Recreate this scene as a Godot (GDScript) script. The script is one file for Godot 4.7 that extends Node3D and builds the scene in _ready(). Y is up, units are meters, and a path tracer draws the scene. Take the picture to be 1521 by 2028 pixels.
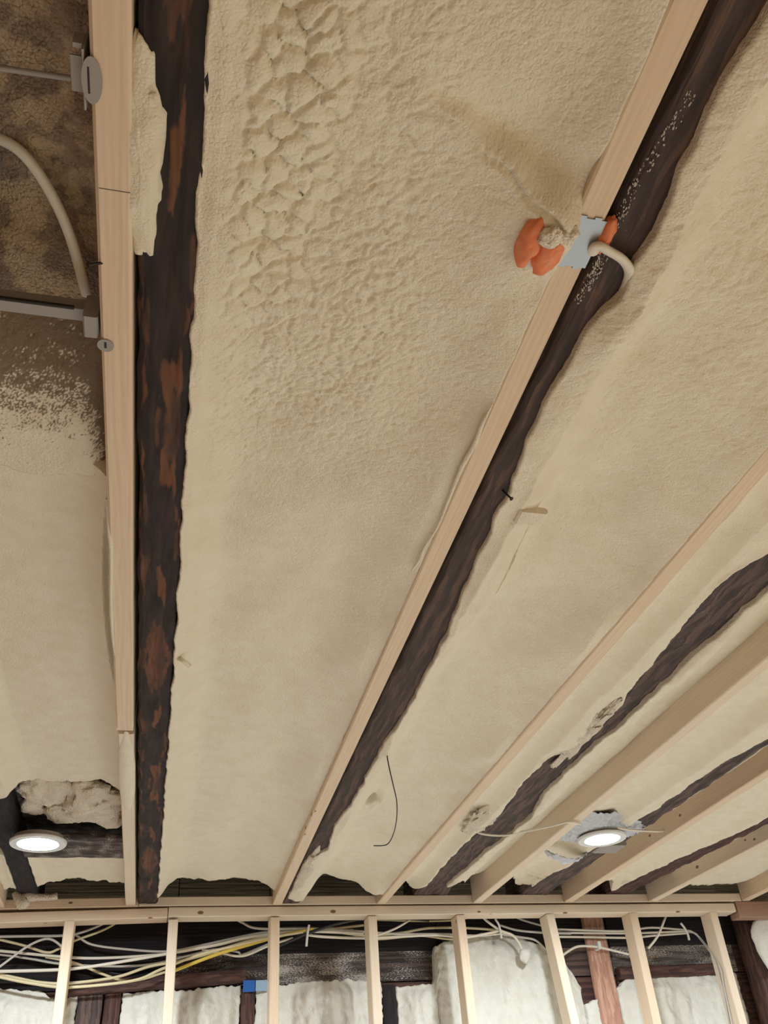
extends Node3D
# A ceiling under renovation: new joists beside old timbers, spray foam between them,
# a stud wall with cables at the far end. Metres, y up; the joists run along z.

var M := {}
var taken := {}

# ---------------------------------------------------------------- nodes
func numbered(called: String) -> String:
	if not taken.has(called):
		taken[called] = 0
		return called
	taken[called] += 1
	return "%s_%03d" % [called, taken[called]]

func tag(o: Node3D, label: String, category: String, group := "", kind := "") -> Node3D:
	if label != "": o.set_meta("label", label)
	if category != "": o.set_meta("category", category)
	if group != "": o.set_meta("group", group)
	if kind != "": o.set_meta("kind", kind)
	return o

func thing(called: String, label: String, category: String, group := "") -> Node3D:
	var o := Node3D.new()
	o.name = numbered(called)
	add_child(o)
	return tag(o, label, category, group)

func put(called: String, mesh: Mesh, mat: Material, parent: Node3D = null) -> MeshInstance3D:
	var o := MeshInstance3D.new()
	o.mesh = mesh
	o.material_override = mat
	if parent == null:
		o.name = numbered(called)
		add_child(o)
	else:
		o.name = called
		parent.add_child(o, true)
	return o

# ---------------------------------------------------------------- noise
func noise(kind: int, freq: float, seed_: int, oct := 1) -> FastNoiseLite:
	var n := FastNoiseLite.new()
	n.noise_type = kind
	n.seed = seed_
	n.frequency = freq
	n.fractal_type = FastNoiseLite.FRACTAL_FBM if oct > 1 else FastNoiseLite.FRACTAL_NONE
	n.fractal_octaves = oct
	if kind == FastNoiseLite.TYPE_CELLULAR:
		n.cellular_return_type = FastNoiseLite.RETURN_DISTANCE2_SUB
		n.cellular_distance_function = FastNoiseLite.DISTANCE_EUCLIDEAN
		n.cellular_jitter = 0.9
	return n

# distance to the nearest cell point: rounded swellings that meet in creases
func domes(freq: float, seed_: int) -> FastNoiseLite:
	var n := noise(FastNoiseLite.TYPE_CELLULAR, freq, seed_)
	n.cellular_return_type = FastNoiseLite.RETURN_DISTANCE
	return n

# ---------------------------------------------------------------- materials
func std(c: Color, rough := 0.85, metal := 0.0) -> StandardMaterial3D:
	var m := StandardMaterial3D.new()
	m.albedo_color = c
	m.roughness = rough
	m.metallic = metal
	return m

func rgb(r: float, g: float, b: float) -> Color:
	return Color(r / 255.0, g / 255.0, b / 255.0)

func ramp_image(n: FastNoiseLite, w: int, h: int, stops: Array) -> Image:
	# seamless noise, its 0..1 value looked up in [position, colour] stops
	var src := n.get_seamless_image(w, h)
	var im := Image.create_empty(w, h, false, Image.FORMAT_RGB8)
	var lut := []
	for i in 256:
		var t := i / 255.0
		var c: Color = stops[0][1]
		for k in range(1, stops.size()):
			if t >= stops[k - 1][0]:
				var a: float = stops[k - 1][0]
				var b: float = stops[k][0]
				c = (stops[k - 1][1] as Color).lerp(stops[k][1], clampf((t - a) / (b - a), 0.0, 1.0))
		lut.append(c)
	for y in h:
		for x in w:
			im.set_pixel(x, y, lut[int(src.get_pixel(x, y).r * 255.0)])
	return im

func tex(im: Image) -> ImageTexture:
	im.generate_mipmaps()
	return ImageTexture.create_from_image(im)

func lumber_image(light: Color, dark: Color, seed_: int) -> Image:
	# 1024 px along 3.2 m of grain, the second half mirrored, 256 px across 0.2 m
	var w := 1024
	var h := 256
	var im := Image.create_empty(w, h, false, Image.FORMAT_RGB8)
	var g := noise(FastNoiseLite.TYPE_SIMPLEX_SMOOTH, 0.05, seed_, 3)
	var f := noise(FastNoiseLite.TYPE_SIMPLEX, 0.4, seed_ + 1)
	var rng := RandomNumberGenerator.new()
	rng.seed = seed_
	var knots := []
	for i in 4:
		knots.append([rng.randf_range(20, w - 20), rng.randf_range(10, h - 10), rng.randf_range(4.0, 8.5)])
	for y in h:
		for px in w:
			var x := mini(px, w - px) * 2
			var bend := 0.0
			var kn := 0.0
			for k in knots:
				var dx: float = (x - k[0]) * 1.1
				var dy: float = y - k[1]
				var q: float = (dx * dx + dy * dy) / (k[2] * k[2])
				if q < 30.0:
					bend += signf(dy) * k[2] * exp(-q * 0.12) * 0.8
					kn = maxf(kn, clampf(1.5 - q, 0.0, 1.0))
			var yy := y - bend
			var t := 0.5 + 0.5 * g.get_noise_2d(x * 0.10, yy * 1.9)
			t = t * 0.75 + 0.25 * (0.5 + 0.5 * sin(yy * 0.55 + 5.0 * g.get_noise_2d(x * 0.05, yy * 0.3)))
			t += 0.10 * f.get_noise_2d(x * 0.08, y * 1.0)
			var c := light.lerp(dark, clampf(t * 1.1 - 0.05, 0.0, 1.0))
			if kn > 0.0:
				c = c.lerp(rgb(104, 66, 42), kn * 0.85)
			im.set_pixel(px, y, c)
	return im

func old_wood_image(base: Color, deep: Color, bare: Color, bare_amount: float, spray: float, seed_: int) -> Image:
	# aged timber: dark skin, places where the skin has come off, specks of foam overspray
	var w := 1024
	var h := 256
	var im := Image.create_empty(w, h, false, Image.FORMAT_RGB8)
	var g := noise(FastNoiseLite.TYPE_SIMPLEX_SMOOTH, 0.03, seed_, 4)
	var p := noise(FastNoiseLite.TYPE_SIMPLEX_SMOOTH, 0.011, seed_ + 3, 4)
	var s := noise(FastNoiseLite.TYPE_SIMPLEX, 0.22, seed_ + 5, 2)
	var s2 := noise(FastNoiseLite.TYPE_SIMPLEX_SMOOTH, 0.012, seed_ + 7, 2)
	for y in h:
		for px in w:
			var x := mini(px, w - px)
			var t := 0.5 + 0.9 * g.get_noise_2d(x * 0.28, y * 2.2)
			var c := deep.lerp(base, clampf(t, 0.0, 1.0))
			var b := 0.5 + 0.5 * p.get_noise_2d(x * 0.45, y * 4.2)
			b += 0.10 * g.get_noise_2d(x * 0.6, y * 4.0)
			var e := smoothstep(1.0 - bare_amount, 1.06 - bare_amount, b + 0.2)
			c = c.lerp(bare.lerp(base, clampf(t - 0.2, 0.0, 0.7)), e)
			if spray > 0.0:
				var d := s.get_noise_2d(x, y) * 0.5 + 0.5
				var dense := spray * (0.65 + 0.8 * s2.get_noise_2d(x, y))
				if d > 1.0 - dense:
					c = c.lerp(rgb(205, 200, 192), clampf((d - 1.0 + dense) * 5.0, 0.0, 0.8))
			im.set_pixel(px, y, c)
	return im

func wood(im: Image, su: float, sv: float, rough := 0.8, relief := 0.0, bump: Texture2D = null) -> StandardMaterial3D:
	var m := std(Color.WHITE, rough)
	m.albedo_texture = tex(im)
	m.uv1_scale = Vector3(su, sv, 1)
	if relief > 0.0:
		m.heightmap_enabled = true
		m.heightmap_texture = bump
		m.heightmap_scale = relief
	return m

func triplanar(m: StandardMaterial3D, scale_: float) -> StandardMaterial3D:
	m.uv1_triplanar = true
	m.uv1_world_triplanar = true
	m.uv1_scale = Vector3.ONE * scale_
	return m

func foam_material(c1: Color, c2: Color, relief: float, seed_: int) -> StandardMaterial3D:
	var m := std(Color.WHITE, 0.75)
	var n := noise(FastNoiseLite.TYPE_SIMPLEX_SMOOTH, 0.012, seed_, 4)
	m.albedo_texture = tex(ramp_image(n, 512, 512, [[0.0, c2], [0.45, c1.lerp(c2, 0.5)], [1.0, c1]]))
	m.heightmap_enabled = true
	m.heightmap_texture = M.foam_bump
	m.heightmap_scale = relief
	m.vertex_color_use_as_albedo = true
	return triplanar(m, 2.6)

func make_materials() -> void:
	# fine skin of the foam: small pores and wrinkles
	var b1 := noise(FastNoiseLite.TYPE_CELLULAR, 0.075, 11)
	var b2 := noise(FastNoiseLite.TYPE_SIMPLEX_SMOOTH, 0.045, 12, 4)
	var ia := b1.get_seamless_image(1024, 1024)
	var ib := b2.get_seamless_image(1024, 1024)
	var bump := Image.create_empty(1024, 1024, false, Image.FORMAT_L8)
	for y in 1024:
		for x in 1024:
			var v := 0.45 * sqrt(ia.get_pixel(x, y).r) + 0.55 * ib.get_pixel(x, y).r
			bump.set_pixel(x, y, Color(v, v, v))
	M.foam_bump = tex(bump)
	var wb := noise(FastNoiseLite.TYPE_SIMPLEX_SMOOTH, 0.03, 21, 4)
	var wim := Image.create_empty(1024, 256, false, Image.FORMAT_L8)
	for y in 256:
		for x in 1024:
			var v := clampf(0.5 + 0.7 * wb.get_noise_2d(x * 0.25, y * 2.2), 0.0, 1.0)
			wim.set_pixel(x, y, Color(v, v, v))
	M.grain_bump = tex(wim)
	M.foam = foam_material(rgb(234, 224, 202), rgb(225, 212, 186), 0.22, 31)
	M.foam_wall = foam_material(rgb(228, 226, 216), rgb(216, 212, 198), 0.3, 33)
	M.foam_torn = foam_material(rgb(238, 226, 206), rgb(222, 206, 182), 0.8, 35)
	var li := lumber_image(rgb(231, 209, 182), rgb(215, 189, 159), 3)
	var li2 := lumber_image(rgb(233, 215, 192), rgb(218, 198, 172), 8)
	M.lumber = wood(li, 1.0 / 3.2, 5.0, 0.7)
	M.lumber_b = wood(li2, 1.0 / 3.2, 5.0, 0.7)
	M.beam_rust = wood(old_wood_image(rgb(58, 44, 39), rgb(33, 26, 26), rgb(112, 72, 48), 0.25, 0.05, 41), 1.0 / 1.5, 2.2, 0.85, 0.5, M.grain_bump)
	M.beam = wood(old_wood_image(rgb(78, 62, 56), rgb(58, 47, 44), rgb(100, 76, 64), 0.26, 0.12, 43), 1.0 / 1.2, 4.0, 0.8, 0.3, M.grain_bump)
	M.beam_grey = wood(old_wood_image(rgb(84, 70, 66), rgb(56, 47, 45), rgb(104, 82, 72), 0.30, 0.2, 45), 1.0 / 1.2, 4.0, 0.85, 0.3, M.grain_bump)
	M.beam_black = wood(old_wood_image(rgb(34, 28, 30), rgb(22, 19, 22), rgb(44, 34, 32), 0.2, 0.05, 47), 1.0 / 1.2, 4.0, 0.9, 0.3, M.grain_bump)
	M.beam_red = wood(old_wood_image(rgb(190, 144, 122), rgb(166, 122, 102), rgb(204, 164, 142), 0.3, 0.08, 49), 1.0 / 1.0, 4.0, 0.85, 0.2, M.grain_bump)
	M.beam_maroon = wood(old_wood_image(rgb(78, 50, 46), rgb(56, 38, 36), rgb(96, 66, 56), 0.3, 0.05, 51), 1.0 / 1.0, 4.0, 0.85, 0.3, M.grain_bump)
	M.header = wood(lumber_image(rgb(176, 142, 118), rgb(148, 116, 96), 19), 1.0 / 3.2, 5.0, 0.8)
	M.rim = wood(old_wood_image(rgb(132, 126, 106), rgb(96, 92, 78), rgb(150, 134, 110), 0.3, 0.3, 57), 1.0 / 1.0, 4.0, 0.9, 0.3, M.grain_bump)
	M.sprayed = wood(old_wood_image(rgb(72, 62, 60), rgb(46, 40, 40), rgb(90, 74, 66), 0.25, 0.52, 53), 1.0 / 0.9, 4.0, 0.9, 0.3, M.grain_bump)
	M.sprayed_heavy = wood(old_wood_image(rgb(96, 88, 84), rgb(60, 54, 52), rgb(110, 98, 90), 0.25, 0.78, 55), 1.0 / 0.9, 4.0, 0.9, 0.3, M.grain_bump)
	var dn := noise(FastNoiseLite.TYPE_SIMPLEX_SMOOTH, 0.010, 61, 5)
	var dm := std(Color.WHITE, 0.95)
	dm.albedo_texture = tex(ramp_image(dn, 512, 512, [[0.0, rgb(116, 97, 82)], [0.42, rgb(142, 120, 100)], [0.50, rgb(180, 156, 126)], [0.75, rgb(196, 172, 140)], [1.0, rgb(134, 114, 96)]]))
	dm.heightmap_enabled = true
	dm.heightmap_texture = M.foam_bump
	dm.heightmap_scale = 0.9
	M.deck = triplanar(dm, 2.3)
	var fn := noise(FastNoiseLite.TYPE_SIMPLEX_SMOOTH, 0.02, 71, 4)
	var fm := std(Color.WHITE, 0.8)
	fm.albedo_texture = tex(ramp_image(fn, 512, 512, [[0.0, rgb(204, 174, 138)], [0.5, rgb(216, 190, 154)], [1.0, rgb(226, 202, 168)]]))
	M.plywood = triplanar(fm, 0.9)
	M.galv = std(rgb(168, 172, 172), 0.42, 0.75)
	M.galv_dull = std(rgb(158, 152, 144), 0.6, 0.25)
	M.steel_dark = std(rgb(52, 46, 44), 0.5, 0.6)
	M.cable = std(rgb(226, 218, 200), 0.5)
	M.cable_grey = std(rgb(196, 190, 178), 0.5)
	M.cable_cream = std(rgb(214, 200, 160), 0.5)
	M.cable_yellow = std(rgb(214, 186, 78), 0.5)
	M.cable_black = std(rgb(34, 33, 34), 0.5)
	M.plastic = std(rgb(222, 222, 218), 0.45)
	M.tape = std(rgb(30, 92, 168), 0.6)
	M.tape_pale = std(rgb(150, 176, 196), 0.7)
	M.orange = std(Color.WHITE, 0.7)
	var on := noise(FastNoiseLite.TYPE_SIMPLEX_SMOOTH, 0.02, 81, 3)
	M.orange.albedo_texture = tex(ramp_image(on, 256, 256, [[0.0, rgb(222, 118, 74)], [0.5, rgb(232, 136, 90)], [1.0, rgb(240, 168, 128)]]))
	triplanar(M.orange, 8.0)
	M.film = std(rgb(206, 208, 212), 0.25)
	M.sheet = std(rgb(226, 228, 228), 0.6)
	M.drywall = std(rgb(226, 220, 208), 0.9)
	M.led = std(Color.WHITE, 0.5)
	M.led.emission_enabled = true
	M.led.emission = Color(0.93, 0.97, 1.0)
	M.led.emission_energy_multiplier = LED_GLOW

# ---------------------------------------------------------------- shapes
func frame_of(d: Vector3) -> Array:
	var up := Vector3.UP if absf(d.y) < 0.9 else Vector3.FORWARD
	var side := d.cross(up).normalized()
	return [side, side.cross(d).normalized()]

func ring_mesh(rings: Array, uvs_v: PackedFloat32Array, us: PackedFloat32Array, closed_ends := true, smooth := false) -> ArrayMesh:
	# rings of equal length, joined to a skin; the last point repeats the first
	var st := SurfaceTool.new()
	st.begin(Mesh.PRIMITIVE_TRIANGLES)
	if not smooth:
		st.set_smooth_group(-1)
	for i in rings.size() - 1:
		var a: PackedVector3Array = rings[i]
		var b: PackedVector3Array = rings[i + 1]
		for k in a.size() - 1:
			var q := [a[k], a[k + 1], b[k + 1], a[k], b[k + 1], b[k]]
			var uv := [Vector2(us[i], uvs_v[k]), Vector2(us[i], uvs_v[k + 1]), Vector2(us[i + 1], uvs_v[k + 1]), Vector2(us[i], uvs_v[k]), Vector2(us[i + 1], uvs_v[k + 1]), Vector2(us[i + 1], uvs_v[k])]
			for j in 6:
				st.set_uv(uv[j])
				st.add_vertex(q[j])
	if closed_ends:
		for e in [0, rings.size() - 1]:
			var r: PackedVector3Array = rings[e]
			var c := Vector3.ZERO
			for k in r.size() - 1: c += r[k]
			c /= r.size() - 1
			for k in r.size() - 1:
				var t := [c, r[k + 1], r[k]] if e == 0 else [c, r[k], r[k + 1]]
				for j in 3:
					st.set_smooth_group(-1)
					st.set_uv(Vector2(us[e] + t[j].x * 0.3, t[j].y))
					st.add_vertex(t[j])
	if smooth: st.index()
	st.generate_normals()
	return st.commit()

func lumber_mesh(a: Vector3, b: Vector3, w: float, h: float, off := 0.0, ch := 0.003) -> ArrayMesh:
	# a board from a to b; a and b lie in the middle of its underside
	var d := (b - a).normalized()
	var f := frame_of(d)
	var s: Vector3 = f[0]
	var u: Vector3 = f[1]
	var sec := [Vector2(-w / 2 + ch, 0), Vector2(w / 2 - ch, 0), Vector2(w / 2, ch), Vector2(w / 2, h - ch), Vector2(w / 2 - ch, h), Vector2(-w / 2 + ch, h), Vector2(-w / 2, h - ch), Vector2(-w / 2, ch), Vector2(-w / 2 + ch, 0)]
	var rings := []
	for p in [a, b]:
		var r := PackedVector3Array()
		for q in sec: r.append(p + s * q.x + u * q.y)
		rings.append(r)
	var vs := PackedFloat32Array()
	var acc := 0.0
	for k in sec.size():
		if k > 0: acc += (sec[k] as Vector2).distance_to(sec[k - 1])
		vs.append(acc + off * 0.37)
	return ring_mesh(rings, vs, PackedFloat32Array([off, off + a.distance_to(b)]))

func rough_mesh(a: Vector3, b: Vector3, w: float, h: float, rough: float, seed_: int, step := 0.02) -> ArrayMesh:
	# an old hewn timber: rounded, uneven section, worn arrises
	var d := (b - a).normalized()
	var f := frame_of(d)
	var s: Vector3 = f[0]
	var u: Vector3 = f[1]
	var n := noise(FastNoiseLite.TYPE_SIMPLEX_SMOOTH, 1.0, seed_, 3)
	var sec := []
	var c := 0.006
	for k in 7: sec.append(Vector2(-w / 2 + c + (w - 2 * c) * k / 6.0, 0))
	for k in 4: sec.append(Vector2(w / 2, c + (h - 2 * c) * k / 3.0))
	for k in 3: sec.append(Vector2(w / 2 - c - (w - 2 * c) * k / 2.0, h))
	for k in 4: sec.append(Vector2(-w / 2, h - c - (h - 2 * c) * k / 3.0))
	sec.append(sec[0])
	var L := a.distance_to(b)
	var cnt := int(ceil(L / step))
	var rings := []
	var us := PackedFloat32Array()
	for i in cnt + 1:
		var t := float(i) / cnt
		var p := a.lerp(b, t)
		var r := PackedVector3Array()
		for q in sec:
			var dx := n.get_noise_3d(t * L * 9.0, q.x * 30.0, q.y * 20.0) * rough
			var dy := n.get_noise_3d(t * L * 9.0 + 50.0, q.x * 30.0, q.y * 20.0) * rough
			r.append(p + s * (q.x + dx) + u * (q.y + dy))
		rings.append(r)
		us.append(t * L + seed_ * 0.31)
	var vs := PackedFloat32Array()
	var acc := 0.0
	for k in sec.size():
		if k > 0: acc += (sec[k] as Vector2).distance_to(sec[k - 1])
		vs.append(acc)
	return ring_mesh(rings, vs, us, true, true)

func box_mesh(lo: Vector3, hi: Vector3, ch := 0.002) -> ArrayMesh:
	var c := Vector3((lo.x + hi.x) / 2, lo.y, lo.z)
	return lumber_mesh(Vector3(c.x, lo.y, hi.z), Vector3(c.x, lo.y, lo.z), hi.x - lo.x, hi.y - lo.y, lo.x + lo.y, ch)

func smooth_path(pts: Array, sub := 6) -> PackedVector3Array:
	var out := PackedVector3Array()
	var n := pts.size()
	for i in n - 1:
		var p0: Vector3 = pts[maxi(i - 1, 0)]
		var p1: Vector3 = pts[i]
		var p2: Vector3 = pts[i + 1]
		var p3: Vector3 = pts[mini(i + 2, n - 1)]
		for k in sub:
			out.append(p1.cubic_interpolate(p2, p0, p3, float(k) / sub))
	out.append(pts[n - 1])
	return out

func tube_mesh(pts: Array, r: float, sides := 8, flat := 1.0, sub := 6, radii: Array = []) -> ArrayMesh:
	var path := smooth_path(pts, sub)
	var rings := []
	var us := PackedFloat32Array()
	var acc := 0.0
	var side := Vector3.ZERO
	for i in path.size():
		var d := (path[mini(i + 1, path.size() - 1)] - path[maxi(i - 1, 0)]).normalized()
		if i == 0: side = frame_of(d)[0]
		side = (side - d * side.dot(d)).normalized()
		var up := side.cross(d)
		var rr := r
		if radii.size():
			var t := float(i) / (path.size() - 1) * (radii.size() - 1)
			rr = lerpf(radii[int(t)], radii[mini(int(t) + 1, radii.size() - 1)], t - int(t))
		var ring := PackedVector3Array()
		for k in sides + 1:
			var a := TAU * k / sides
			ring.append(path[i] + side * cos(a) * rr * flat + up * sin(a) * rr)
		rings.append(ring)
		if i > 0: acc += path[i].distance_to(path[i - 1])
		us.append(acc)
	var vs := PackedFloat32Array()
	for k in sides + 1: vs.append(k * 0.01)
	return ring_mesh(rings, vs, us, true, true)

func lathe_mesh(profile: Array, sides := 32) -> ArrayMesh:
	# profile of Vector2(radius, y)
	var rings := []
	var us := PackedFloat32Array()
	for p in profile:
		var r := PackedVector3Array()
		for k in sides + 1:
			var a := -TAU * k / sides
			r.append(Vector3(cos(a) * p.x, p.y, sin(a) * p.x))
		rings.append(r)
		us.append(p.y)
	var vs := PackedFloat32Array()
	for k in sides + 1: vs.append(k * 0.01)
	return ring_mesh(rings, vs, us, true)

func blob_mesh(c: Vector3, r: Vector3, rough: float, freq: float, seed_: int, seg := 28) -> ArrayMesh:
	# an irregular lump of foam
	var n := noise(FastNoiseLite.TYPE_SIMPLEX_SMOOTH, 1.0, seed_, 4)
	var rings := []
	var us := PackedFloat32Array()
	var rows := seg / 2
	for i in rows + 1:
		var th := clampf(PI * i / rows, 0.02, PI - 0.02)
		var ring := PackedVector3Array()
		for k in seg + 1:
			var a := TAU * (k % seg) / seg
			var d := Vector3(sin(th) * cos(a), cos(th), sin(th) * sin(a))
			var q := d * r
			ring.append(c + q * (1.0 + rough * n.get_noise_3dv((c + q) * freq)))
		rings.append(ring)
		us.append(i * 0.01)
	var vs := PackedFloat32Array()
	for k in seg + 1: vs.append(k * 0.01)
	return ring_mesh(rings, vs, us, true, true)

func at_z(e: Array, z: float) -> float:
	# a polyline of Vector2(z, value), z falling
	if z >= e[0].x: return e[0].y
	for i in range(1, e.size()):
		if z >= e[i].x:
			return lerpf(e[i - 1].y, e[i].y, (e[i - 1].x - z) / (e[i - 1].x - e[i].x))
	return e[e.size() - 1].y

func flat_e(v: float) -> Array:
	return [Vector2(0, v)]

# One bay of sprayed foam seen from below. xl, xr: its two edges; yl, yr: how low it hangs there;
# yc: how high the trough between them lies; lumps: which pattern of swellings it has.
func foam_bay(o: Dictionary) -> ArrayMesh:
	var n_edge := noise(FastNoiseLite.TYPE_SIMPLEX_SMOOTH, 9.0, o.seed, 5)
	var n_low := noise(FastNoiseLite.TYPE_SIMPLEX_SMOOTH, 3.2, o.seed + 1, 2)
	var n_warp := noise(FastNoiseLite.TYPE_SIMPLEX_SMOOTH, 26.0, o.seed + 2, 2)
	var c_big := domes(34.0, o.seed + 3)
	var c_mid := domes(70.0, o.seed + 4)
	var k_big := noise(FastNoiseLite.TYPE_CELLULAR, 34.0, o.seed + 3)
	var k_mid := noise(FastNoiseLite.TYPE_CELLULAR, 70.0, o.seed + 4)
	var c_small := domes(150.0, o.seed + 5)
	var lumps: int = o.lumps
	var extra: int = o.get("extra", -1)
	var paint: bool = o.get("paint", false)
	var dx: float = o.get("dx", 0.004)
	var z1: float = o.z1
	var ragged: float = o.get("ragged", 0.03)
	var ragged0: float = o.get("ragged0", 0.0)
	var edge_l: float = o.get("edge_l", 0.003)
	var edge_r: float = o.get("edge_r", 0.003)
	var low: float = o.get("low", 0.010)
	var wl: float = o.wl
	var wr: float = o.wr
	# rows: fine where the lens sees them
	var zs := PackedFloat32Array()
	var z: float = o.z0
	var first: float = o.get("fine_from", -0.2)
	while z > z1:
		zs.append(z)
		if z > first + 0.06: z -= 0.06
		else: z -= clampf(0.0026 + 0.0011 * (-z), 0.0028, 0.007) * (dx / 0.003)
	zs.append(z1)
	var xm: float = 0.0
	for q in zs: xm = maxf(xm, at_z(o.xr, q) - at_z(o.xl, q))
	var cols := int(ceil(xm / dx)) + 1
	var tot := cols + 4     # two rolled-up columns at each side
	var rows := zs.size() + 2
	var V := PackedVector3Array()
	V.resize(rows * tot)
	var C := PackedColorArray()
	C.resize(rows * tot)
	C.fill(Color.WHITE)
	for i in rows:
		var zi: float = zs[clampi(i - 1, 0, zs.size() - 1)]
		var xl := at_z(o.xl, zi) + n_edge.get_noise_2d(zi, 3.0) * edge_l
		var xr := at_z(o.xr, zi) + n_edge.get_noise_2d(zi, 9.0) * edge_r
		var yl := at_z(o.yl, zi) + n_edge.get_noise_2d(zi * 0.8, 5.0) * 0.002
		var yr := at_z(o.yr, zi) + n_edge.get_noise_2d(zi * 0.8, 7.0) * 0.002
		var yc := at_z(o.yc, zi)
		var hl := maxf(xl, at_z(o.hold_l, zi)) + 0.012 * maxf(n_edge.get_noise_2d(zi * 0.6, 15.0), 0.0) if o.has("hold_l") else xl
		var hr := minf(xr, at_z(o.hold_r, zi)) if o.has("hold_r") else xr
		var endf := smoothstep(z1 + 0.35, z1, zi)
		var begf := smoothstep(float(o.z0) - 0.2, o.z0, zi)
		for j in cols:
			var u := float(j) / (cols - 1)
			var x := lerpf(xl, xr, u)
			var zz := zi
			if endf > 0.0: zz += endf * ragged * (0.6 + 1.6 * n_edge.get_noise_2d(x * 1.1, 31.0))
			if begf > 0.0: zz -= begf * ragged0 * (0.6 + 1.6 * n_edge.get_noise_2d(x * 0.45, 37.0))
			var tl := 1.0 - clampf((x - hl) / wl, 0.0, 1.0)
			var tr := 1.0 - clampf((hr - x) / wr, 0.0, 1.0)
			var y := yc + (yl - yc) * tl * tl * (1.6 - 0.6 * tl) + (yr - yc) * tr * tr * (1.6 - 0.6 * tr)
			var free := minf(1.0, 14.0 * minf(u, 1.0 - u))
			y += low * n_low.get_noise_2d(x, zz * 0.7) * free
			var a: Vector3 = swellings(lumps, x, zz)
			var wx := x + 0.009 * n_warp.get_noise_2d(x, zz)
			var wz := zz + 0.009 * n_warp.get_noise_2d(zz, x + 4.0)
			var fe := 0.35 + 0.65 * free
			if a.x > 0.0001: y -= fe * a.x * (0.6 - 0.6 * pow(minf(c_big.get_noise_2d(wx, wz) + 1.0, 1.0), 2.0) + 0.4 * sqrt(clampf(4.0 * k_big.get_noise_2d(wx, wz) + 4.0, 0.0, 1.0)))
			if a.y > 0.0001: y -= fe * a.y * (0.7 - 0.7 * pow(minf(c_mid.get_noise_2d(wx, wz) + 1.0, 1.0), 2.0) + 0.3 * sqrt(clampf(3.0 * k_mid.get_noise_2d(wx, wz) + 3.0, 0.0, 1.0)))
			if a.z > 0.0: y -= fe * a.z * (1.0 - pow(minf(c_small.get_noise_2d(wx, wz * 0.9) + 1.0, 1.0), 2.0))
			if extra == 0: y = shape_bay_zero(x, zz, y)
			elif extra == 1: y = shape_bay_one(x, zz, y)
			elif extra == 2: y = shape_bay_two(x, zz, y)
			var rim := 0.0
			if i == 0 or i == rows - 1: rim = 0.045
			V[i * tot + j + 2] = Vector3(x, y + rim, zz)
			if paint: C[i * tot + j + 2] = paint_hump(x, zz)
		var p := V[i * tot + 2]
		V[i * tot + 1] = p + Vector3(-0.002, 0.004, 0)
		V[i * tot] = p + Vector3(-0.001, 0.05, 0)
		p = V[i * tot + cols + 1]
		V[i * tot + cols + 2] = p + Vector3(0.002, 0.004, 0)
		V[i * tot + cols + 3] = p + Vector3(0.001, 0.05, 0)
	var N := PackedVector3Array()
	N.resize(V.size())
	var I := PackedInt32Array()
	I.resize((rows - 1) * (tot - 1) * 6)
	var q := 0
	for i in rows:
		var up := maxi(i - 1, 0) * tot
		var dn := mini(i + 1, rows - 1) * tot
		for j in tot:
			var e := V[i * tot + mini(j + 1, tot - 1)] - V[i * tot + maxi(j - 1, 0)]
			var f := V[dn + j] - V[up + j]
			N[i * tot + j] = f.cross(e).normalized() * -1.0 if f.cross(e).y > 0.0 else f.cross(e).normalized()
			if i < rows - 1 and j < tot - 1:
				var k := i * tot + j
				I[q] = k; I[q + 1] = k + 1; I[q + 2] = k + tot
				I[q + 3] = k + 1; I[q + 4] = k + tot + 1; I[q + 5] = k + tot
				q += 6
	var arr := []
	arr.resize(Mesh.ARRAY_MAX)
	arr[Mesh.ARRAY_VERTEX] = V
	arr[Mesh.ARRAY_NORMAL] = N
	arr[Mesh.ARRAY_COLOR] = C
	arr[Mesh.ARRAY_INDEX] = I
	var m := ArrayMesh.new()
	m.add_surface_from_arrays(Mesh.PRIMITIVE_TRIANGLES, arr)
	return m

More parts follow.
